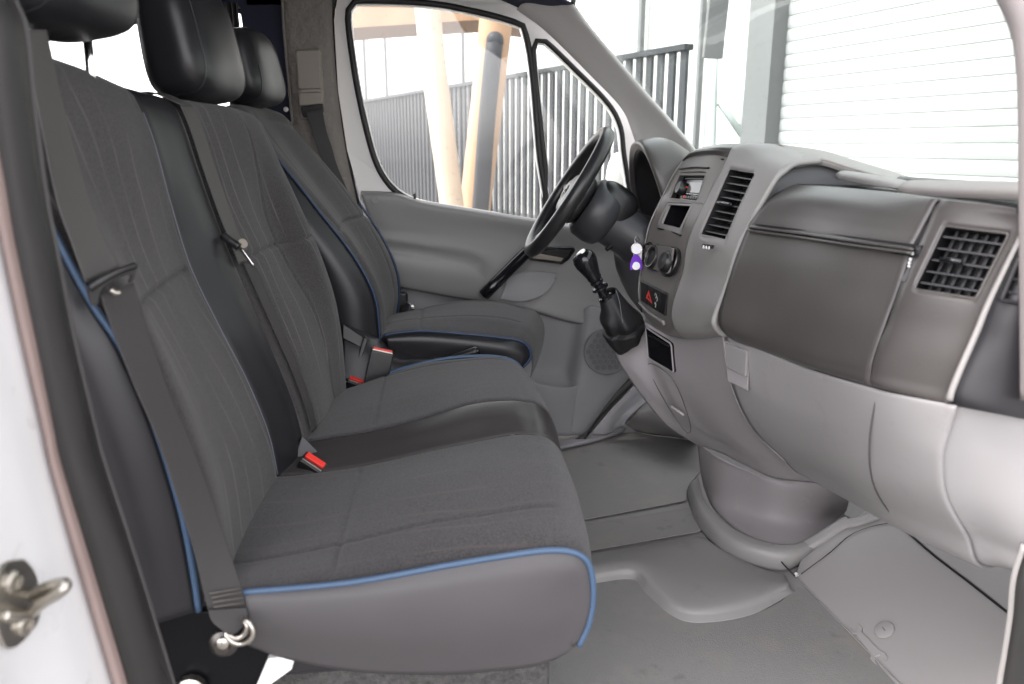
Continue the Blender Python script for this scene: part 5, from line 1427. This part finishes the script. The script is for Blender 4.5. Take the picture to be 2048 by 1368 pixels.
bslab('adjuster_grip', [(-0.336,2.538,1.215),(-0.282,2.538,1.217),(-0.278,2.538,1.207),(-0.34,2.538,1.204)], 'beige_plastic', bc, (0, .01, 0), .002)
bslab('belt_guide', [(-0.342,2.545,1.163),(-0.275,2.545,1.175),(-0.273,2.545,1.152),(-0.285,2.545,1.131),(-0.336,2.545,1.134)], 'gap_black', bc, (0, .012, 0), .003)
apil = thing('windscreen_pillar_trim', 'pale grey trim on the pillar between quarter window and windscreen', 'pillar trim', tuple([(0.879,2.45,1.035)][0]))
grid('pillar_cover', [[(0.336,2.61,1.466),(0.43,2.61,1.403),(0.576,2.61,1.274),(0.681,2.6,1.171),(0.721,2.6,1.095),(0.745,2.6,1.018),(0.777,2.6,0.835)],
                      [(0.355,2.56,1.476),(0.45,2.56,1.4),(0.598,2.56,1.267),(0.694,2.55,1.169),(0.741,2.55,1.091),(0.764,2.55,1.015),(0.796,2.55,0.839)],
                      [(0.428,2.53,1.467),(0.49,2.52,1.406),(0.651,2.51,1.243),(0.746,2.51,1.146),(0.803,2.5,1.081),(0.843,2.5,1.016),(0.9,2.5,0.842)],
                      [(0.483,2.49,1.462),(0.545,2.48,1.388),(0.688,2.48,1.241),(0.783,2.47,1.142),(0.842,2.46,1.078),(0.888,2.46,1.028),(0.983,2.46,0.908)],
                      [(0.497,2.5,1.466),(0.565,2.5,1.385),(0.71,2.5,1.236),(0.803,2.49,1.14),(0.863,2.48,1.075),(0.909,2.48,1.022),(1.001,2.48,0.901)]], 'pillar_trim', apil, 8, 6, thick=.004)
tube('screen_rubber', [(0.5,2.5,1.506),(0.494,2.5,1.466),(0.504,2.5,1.435),(0.565,2.5,1.37),(0.707,2.5,1.23),(0.8,2.49,1.132),(0.899,2.48,1.025),(0.953,2.48,0.963)], .0075, 'gap_black', apil, n=50, seg=8)
head = tag(plate('roof_header', [V((.30, 2.62, 1.50)), V((.48, 2.48, 1.49)), V((.62, 2.1, 1.52)), V((.67, 1.68, 1.54)), V((.62, 1.24, 1.53)), V((.48, .86, 1.50)), V((.30, .80, 1.62)), V((.1, 1.6, 1.76))], 'navy_lining', None, vec=(0, 0, .04)), kind='structure')
tag(loft('roof_side_lining', [[(-0.267,2.62,1.581),(0.127,2.62,1.548),(0.284,2.62,1.499),(0.347,2.62,1.474)], [(-0.253,2.5,1.583),(0.153,2.52,1.543),(0.337,2.54,1.49),(0.446,2.54,1.463)], [(-0.229,2.3,1.601),(0.201,2.38,1.569),(0.399,2.45,1.495),(0.5,2.5,1.461)]], 'navy_lining', None, n=20, sv=4, thick=.01), kind='structure')

# ================================================================ near door opening
near = thing('body_pillar', 'blurred white painted door pillar with dirt streaks at the left edge', 'pillar', (-.33, .8, -.1))
e0 = [(-0.375,0.84,1.209),(-0.372,0.84,1.183),(-0.366,0.84,1.156),(-0.369,0.84,1.083),(-0.37,0.84,1),(-0.368,0.84,0.956),(-0.363,0.84,0.851),(-0.354,0.84,0.746),(-0.35,0.84,0.71),(-0.33,0.84,0.586),(-0.307,0.84,0.426),(-0.297,0.84,0.353)]
loft('seal_lip', [e0, [V(q) + V((.0, -.012, 0)) for q in e0], [(-0.37,0.812,1.203),(-0.368,0.812,1.178),(-0.361,0.812,1.153),(-0.363,0.812,1.082),(-0.363,0.812,1.002),(-0.361,0.812,0.96),(-0.356,0.812,0.858),(-0.349,0.812,0.756),(-0.346,0.812,0.721),(-0.326,0.812,0.602),(-0.305,0.812,0.448),(-0.295,0.812,0.377)], [(-0.375,0.795,1.2),(-0.372,0.795,1.175),(-0.367,0.795,1.15),(-0.37,0.795,1.081),(-0.37,0.795,1.003),(-0.369,0.795,0.962),(-0.365,0.795,0.863),(-0.359,0.795,0.763),(-0.355,0.795,0.729),(-0.339,0.795,0.613),(-0.318,0.795,0.462),(-0.31,0.795,0.393)], [(-0.385,0.79,1.198),(-0.382,0.79,1.174),(-0.381,0.79,1.149),(-0.382,0.79,1.081),(-0.38,0.79,1.003),(-0.38,0.79,0.963),(-0.375,0.79,0.864),(-0.371,0.79,0.766),(-0.369,0.79,0.732),(-0.354,0.79,0.617),(-0.335,0.79,0.468),(-0.328,0.79,0.4)]], 'rubber', near, n=60, sv=6, thick=.004)
tube('seal_bulb', [V(q) + V((-.002, .006, 0)) for q in e0], .0045, 'seal_grey', near, n=60, seg=10)
loft('seal_flange', [[(-0.385,0.79,1.198),(-0.382,0.79,1.174),(-0.381,0.79,1.149),(-0.382,0.79,1.081),(-0.38,0.79,1.003),(-0.38,0.79,0.963),(-0.375,0.79,0.864),(-0.371,0.79,0.766),(-0.369,0.79,0.732),(-0.354,0.79,0.617),(-0.335,0.79,0.468),(-0.328,0.79,0.4)], [(-0.386,0.775,1.195),(-0.382,0.775,1.172),(-0.381,0.775,1.147),(-0.382,0.775,1.08),(-0.382,0.775,1.004),(-0.381,0.775,0.964),(-0.376,0.775,0.868),(-0.37,0.775,0.772),(-0.369,0.775,0.738),(-0.356,0.775,0.626),(-0.338,0.775,0.48),(-0.33,0.775,0.413)], [(-0.393,0.785,1.197),(-0.39,0.785,1.173),(-0.388,0.785,1.149),(-0.39,0.785,1.081),(-0.391,0.785,1.004),(-0.389,0.785,0.963),(-0.385,0.785,0.866),(-0.379,0.785,0.768),(-0.377,0.785,0.735),(-0.366,0.785,0.621),(-0.348,0.785,0.473),(-0.34,0.785,0.405)]], 'rubber_brown', near, n=60, sv=4, thick=.003)
loft('jamb', [[(-0.394,0.79,1.198),(-0.391,0.79,1.174),(-0.389,0.79,1.149),(-0.39,0.79,1.081),(-0.391,0.79,1.003),(-0.39,0.79,0.963),(-0.385,0.79,0.865),(-0.38,0.79,0.766),(-0.378,0.79,0.732),(-0.366,0.79,0.618),(-0.348,0.79,0.469),(-0.339,0.79,0.401)], [(-0.402,0.74,1.188),(-0.399,0.74,1.165),(-0.395,0.74,1.142),(-0.396,0.74,1.079),(-0.4,0.74,1.007),(-0.398,0.74,0.969),(-0.394,0.74,0.877),(-0.386,0.74,0.786),(-0.384,0.74,0.754),(-0.375,0.74,0.647),(-0.36,0.74,0.509),(-0.353,0.74,0.446)], [(-0.409,0.66,1.172),(-0.406,0.66,1.152),(-0.403,0.66,1.132),(-0.404,0.66,1.075),(-0.409,0.66,1.012),(-0.406,0.66,0.978),(-0.404,0.66,0.898),(-0.401,0.66,0.817),(-0.399,0.66,0.789),(-0.391,0.66,0.695),(-0.385,0.66,0.574),(-0.38,0.66,0.518)], [(-0.381,0.55,1.151),(-0.38,0.55,1.134),(-0.378,0.55,1.117),(-0.379,0.55,1.071),(-0.384,0.55,1.018),(-0.383,0.55,0.991),(-0.382,0.55,0.924),(-0.383,0.55,0.858),(-0.382,0.55,0.835),(-0.38,0.55,0.758),(-0.383,0.55,0.659),(-0.38,0.55,0.613)]], 'white_paint', near, n=60, sv=8, thick=.004)
# striker
stk = thing('door_striker', 'worn steel door striker bolted to the white pillar', 'striker', tuple([(-0.388,0.71,0.623)][0]))
sp = [(-0.383,0.676,0.675),(-0.382,0.69,0.679),(-0.379,0.705,0.673),(-0.377,0.713,0.668),(-0.374,0.721,0.649),(-0.373,0.72,0.635),(-0.372,0.713,0.611),(-0.372,0.707,0.604),(-0.375,0.691,0.6),(-0.377,0.675,0.601),(-0.379,0.663,0.608),(-0.381,0.659,0.623),(-0.383,0.661,0.649),(-0.383,0.667,0.665)]
plate('striker_plate', rs(sp, 40, True), 'steel', stk, vec=(-.012, .006, 0), bevel=.002)
for q in [(-0.38,0.689,0.66),(-0.376,0.688,0.616)]:
    lathe('bolt', V(q), (1, -.35, 0), [(.011, 0), (.0105, .004), (.007, .006), (.006, .003), (0, .003)], 'steel', stk, 18)
tube('striker_bar', [(-0.376,0.709,0.632),(-0.367,0.705,0.638),(-0.349,0.695,0.65),(-0.336,0.69,0.654),(-0.333,0.685,0.654),(-0.341,0.685,0.647),(-0.358,0.69,0.635),(-0.372,0.695,0.623),(-0.376,0.681,0.629),(-0.381,0.669,0.638)], .006, 'steel', stk, n=60, seg=12)
apn = thing('front_door_frame', 'blurred grey door frame edge at the right border', 'door frame', (.75, .82, 0))
loft('frame_trim', [[(0.627,0.85,1.235),(0.65,0.85,1.205),(0.667,0.85,1.18),(0.679,0.85,1.154),(0.693,0.85,1.1),(0.714,0.85,0.987),(0.736,0.85,0.866),(0.76,0.85,0.736)], [(0.625,0.82,1.229),(0.642,0.82,1.2),(0.659,0.82,1.17),(0.67,0.82,1.14),(0.685,0.82,1.088),(0.704,0.82,0.989),(0.725,0.82,0.872),(0.748,0.82,0.746)], [(0.661,0.8,1.226),(0.672,0.8,1.197),(0.683,0.8,1.168),(0.695,0.8,1.138),(0.711,0.8,1.087),(0.73,0.8,0.99),(0.752,0.8,0.875),(0.776,0.8,0.752)]], 'pillar_vinyl_pale', apn, n=40, sv=6, thick=.01)
loft('frame_seal', [[(0.813,0.86,0.523),(0.806,0.86,0.471),(0.811,0.86,0.416),(0.813,0.86,0.351),(0.814,0.86,0.304),(0.819,0.86,0.234)], [(0.82,0.85,0.528),(0.815,0.85,0.476),(0.819,0.85,0.422),(0.821,0.85,0.358),(0.822,0.85,0.311),(0.827,0.85,0.242)], [(0.863,0.84,0.531),(0.866,0.84,0.478),(0.869,0.84,0.424),(0.873,0.84,0.361),(0.875,0.84,0.313),(0.88,0.84,0.245)]], 'rubber', apn, n=30, sv=5, thick=.01)
tube('frame_lip', [(0.823,0.875,0.514),(0.816,0.875,0.461),(0.821,0.875,0.405),(0.823,0.875,0.34),(0.823,0.875,0.291),(0.829,0.875,0.22)], .006, 'toe_grey', apn, n=30, seg=10)

# ================================================================ seat belts
def ribbon(name, Lc, Rc, mt, parent, n=60, th=.0018):
    L2, R2 = rs(Lc, n), rs(Rc, n)
    rows = []
    for f in (0, .1, .5, .9, 1):
        rows.append([a.lerp(b, f) for a, b in zip(L2, R2)])
    return grid(name, rows, mt, parent, 1, 2, thick=th)
belt1 = thing('seat_belt', 'grey seat belt hanging down the near edge of the bench to its floor anchor', 'seat belt', tuple([(-0.272,0.95,0.398)][0]), 'seat belts')
up1L = [(-0.42,0.97,1.173),(-0.415,0.96,1.088),(-0.407,0.955,0.989),(-0.397,0.952,0.944),(-0.386,0.95,0.894)]
up1R = [(-0.424,1.03,1.181),(-0.412,1.02,1.09),(-0.393,1.01,0.985),(-0.381,1.005,0.943),(-0.365,1,0.904)]
ribbon('webbing', up1L, up1R, 'belt_lit', belt1)
lo1L = [(-0.372,0.95,0.879),(-0.359,0.95,0.818),(-0.344,0.948,0.761),(-0.327,0.945,0.705),(-0.31,0.94,0.631),(-0.296,0.938,0.555),(-0.288,0.935,0.492),(-0.284,0.933,0.464)]
lo1R = [(-0.35,0.998,0.885),(-0.336,0.995,0.812),(-0.321,0.992,0.746),(-0.303,0.988,0.687),(-0.281,0.98,0.611),(-0.262,0.97,0.535),(-0.247,0.96,0.479),(-0.242,0.955,0.45)]
ribbon('webbing', lo1L, lo1R, 'belt_grey', belt1)
ribbon('webbing', [(-0.283,0.931,0.465),(-0.28,0.93,0.449),(-0.267,0.93,0.433),(-0.258,0.93,0.426)], [(-0.241,0.953,0.451),(-0.239,0.95,0.44),(-0.244,0.945,0.43),(-0.254,0.935,0.424)], 'belt_grey', belt1, n=16)
for k in range(4):
    a = V([(-0.285,0.932,0.488),(-0.283,0.932,0.482),(-0.282,0.931,0.476),(-0.281,0.931,0.469)][k])
    b = V([(-0.245,0.957,0.479),(-0.244,0.957,0.473),(-0.242,0.955,0.466),(-0.241,0.954,0.459)][k])
    tube('stitching', [a.lerp(b, .08) + V((.002, -.001, 0)), a.lerp(b, .92) + V((.002, -.001, 0))], .0012, 'belt_thread', belt1, n=4, seg=5)
tg = plate('tongue', rs([(-0.383,0.945,0.883),(-0.38,0.945,0.891),(-0.367,0.95,0.899),(-0.351,0.965,0.907),(-0.34,0.98,0.911),(-0.338,0.98,0.908),(-0.342,0.978,0.891),(-0.347,0.975,0.888),(-0.343,0.975,0.898),(-0.353,0.965,0.896),(-0.368,0.95,0.885),(-0.373,0.943,0.868),(-0.379,0.942,0.868),(-0.382,0.943,0.875)], 60, True), 'plastic_black', belt1, vec=(-.004, .008, 0), bevel=.002)
tube('tongue_bar', [(-0.379,0.942,0.888),(-0.366,0.948,0.897),(-0.351,0.962,0.905),(-0.338,0.978,0.909)], .0042, 'plastic_black', tg, n=20, seg=8)
tube('belt_stop', [(-0.358,0.948,0.885),(-0.354,0.95,0.881),(-0.35,0.953,0.881)], .003, 'steel', tg, n=8, seg=8)
ar = tube('anchor_ring', [(-0.266,0.935,0.427),(-0.253,0.93,0.421),(-0.242,0.93,0.425),(-0.236,0.93,0.438),(-0.241,0.935,0.445),(-0.233,0.928,0.444),(-0.228,0.925,0.432),(-0.233,0.925,0.42),(-0.247,0.93,0.412),(-0.258,0.93,0.417)], .0035, 'steel', belt1, n=60, seg=8, closed=True)
lathe('anchor_bolt', V([(-0.273,0.95,0.402)][0]), (0, -1, 0), [(.018, -.006), (.019, .004), (.014, .008), (.010, .009), (.009, .014), (0, .015)], 'steel_dark', belt1, 20)
lathe('bolt_head', V([(-0.27,0.937,0.412)][0]), (0, -1, .1), [(.008, 0), (.008, .005), (.004, .007), (0, .007)], 'steel', belt1, 10)
belt2 = thing('seat_belt', 'seat belt with chrome tongue lying over the middle seat back', 'seat belt', (-.3, 1.46, .5), 'seat belts')
def on_back(y, z, d): return V((table_c(BX, BY, BZ, y, z) + d, y, z))
zs = [1.118, 1.08, 1.02, .95, .88, .84]
ribbon('webbing', [on_back(1.452, z, .010) for z in zs], [on_back(1.492, z, .012) for z in zs], 'belt_lit', belt2)
ribbon('webbing', [on_back(1.452, 1.118, .010), V((-.45, 1.452, 1.138)), V((-.50, 1.452, 1.12))], [on_back(1.492, 1.118, .012), V((-.44, 1.492, 1.138)), V((-.5, 1.492, 1.12))], 'belt_lit', belt2, n=14)
zs = [.84, .78, .7, .62, .55, .50]
ribbon('webbing', [on_back(1.466 + .01 * k, z, .012) for k, z in zip((0, .3, .6, .8, 1, 1), zs)], [on_back(1.484 + .004 * k, z, .022 - .002 * k) for k, z in zip(range(6), zs)], 'belt_grey', belt2)
t2 = tube('tongue_bar', [(-0.342,1.44,0.894),(-0.332,1.435,0.886),(-0.315,1.43,0.874)], .0075, 'plastic_black', belt2, n=12, seg=10)
tube('tongue_blade', [(-0.311,1.425,0.871),(-0.302,1.42,0.859),(-0.29,1.415,0.841)], .005, 'chrome', t2, n=8, seg=8, flat=((.5, .7, .5), .4))
lathe('belt_stop', V([(-0.313,1.45,0.877)][0]), (.5, -.6, .3), [(.009, 0), (.009, .003), (0, .004)], 'beige_plastic', belt2, 14)
belt3 = thing('seat_belt', 'black seat belt running from the pillar guide to the driver seat', 'seat belt', (-.3, 2.5, .9), 'seat belts')
ribbon('webbing', [(-0.326,2.535,1.151),(-0.31,2.53,1.092),(-0.295,2.525,1.035),(-0.276,2.52,0.982),(-0.221,2.5,0.837)], [(-0.276,2.535,1.16),(-0.268,2.535,1.098),(-0.253,2.535,1.041),(-0.237,2.53,0.98),(-0.182,2.52,0.835)], 'belt_grey', belt3, n=30)

# roof rail above the far door, hinge pillar and roof rail on the near side
tag(plate('roof_rail', [(-.5, 2.66, 1.47), (.32, 2.66, 1.49), (.5, 2.56, 1.5), (.45, 2.56, 1.78), (-.5, 2.66, 1.78)], 'navy_lining', None, vec=(0, .04, 0)), kind='structure')
tag(plate('hinge_pillar', [(.90, .855, -.1), (.88, .855, .5), (.86, .855, .9), (.80, .855, 1.15), (.62, .855, 1.42), (.50, .855, 1.56), (.62, .855, 1.6), (.78, .855, 1.42), (1.0, .855, 1.1), (1.5, .855, .94), (1.5, .855, -.1)], 'white_clean', None, vec=(0, -.05, 0)), kind='structure')
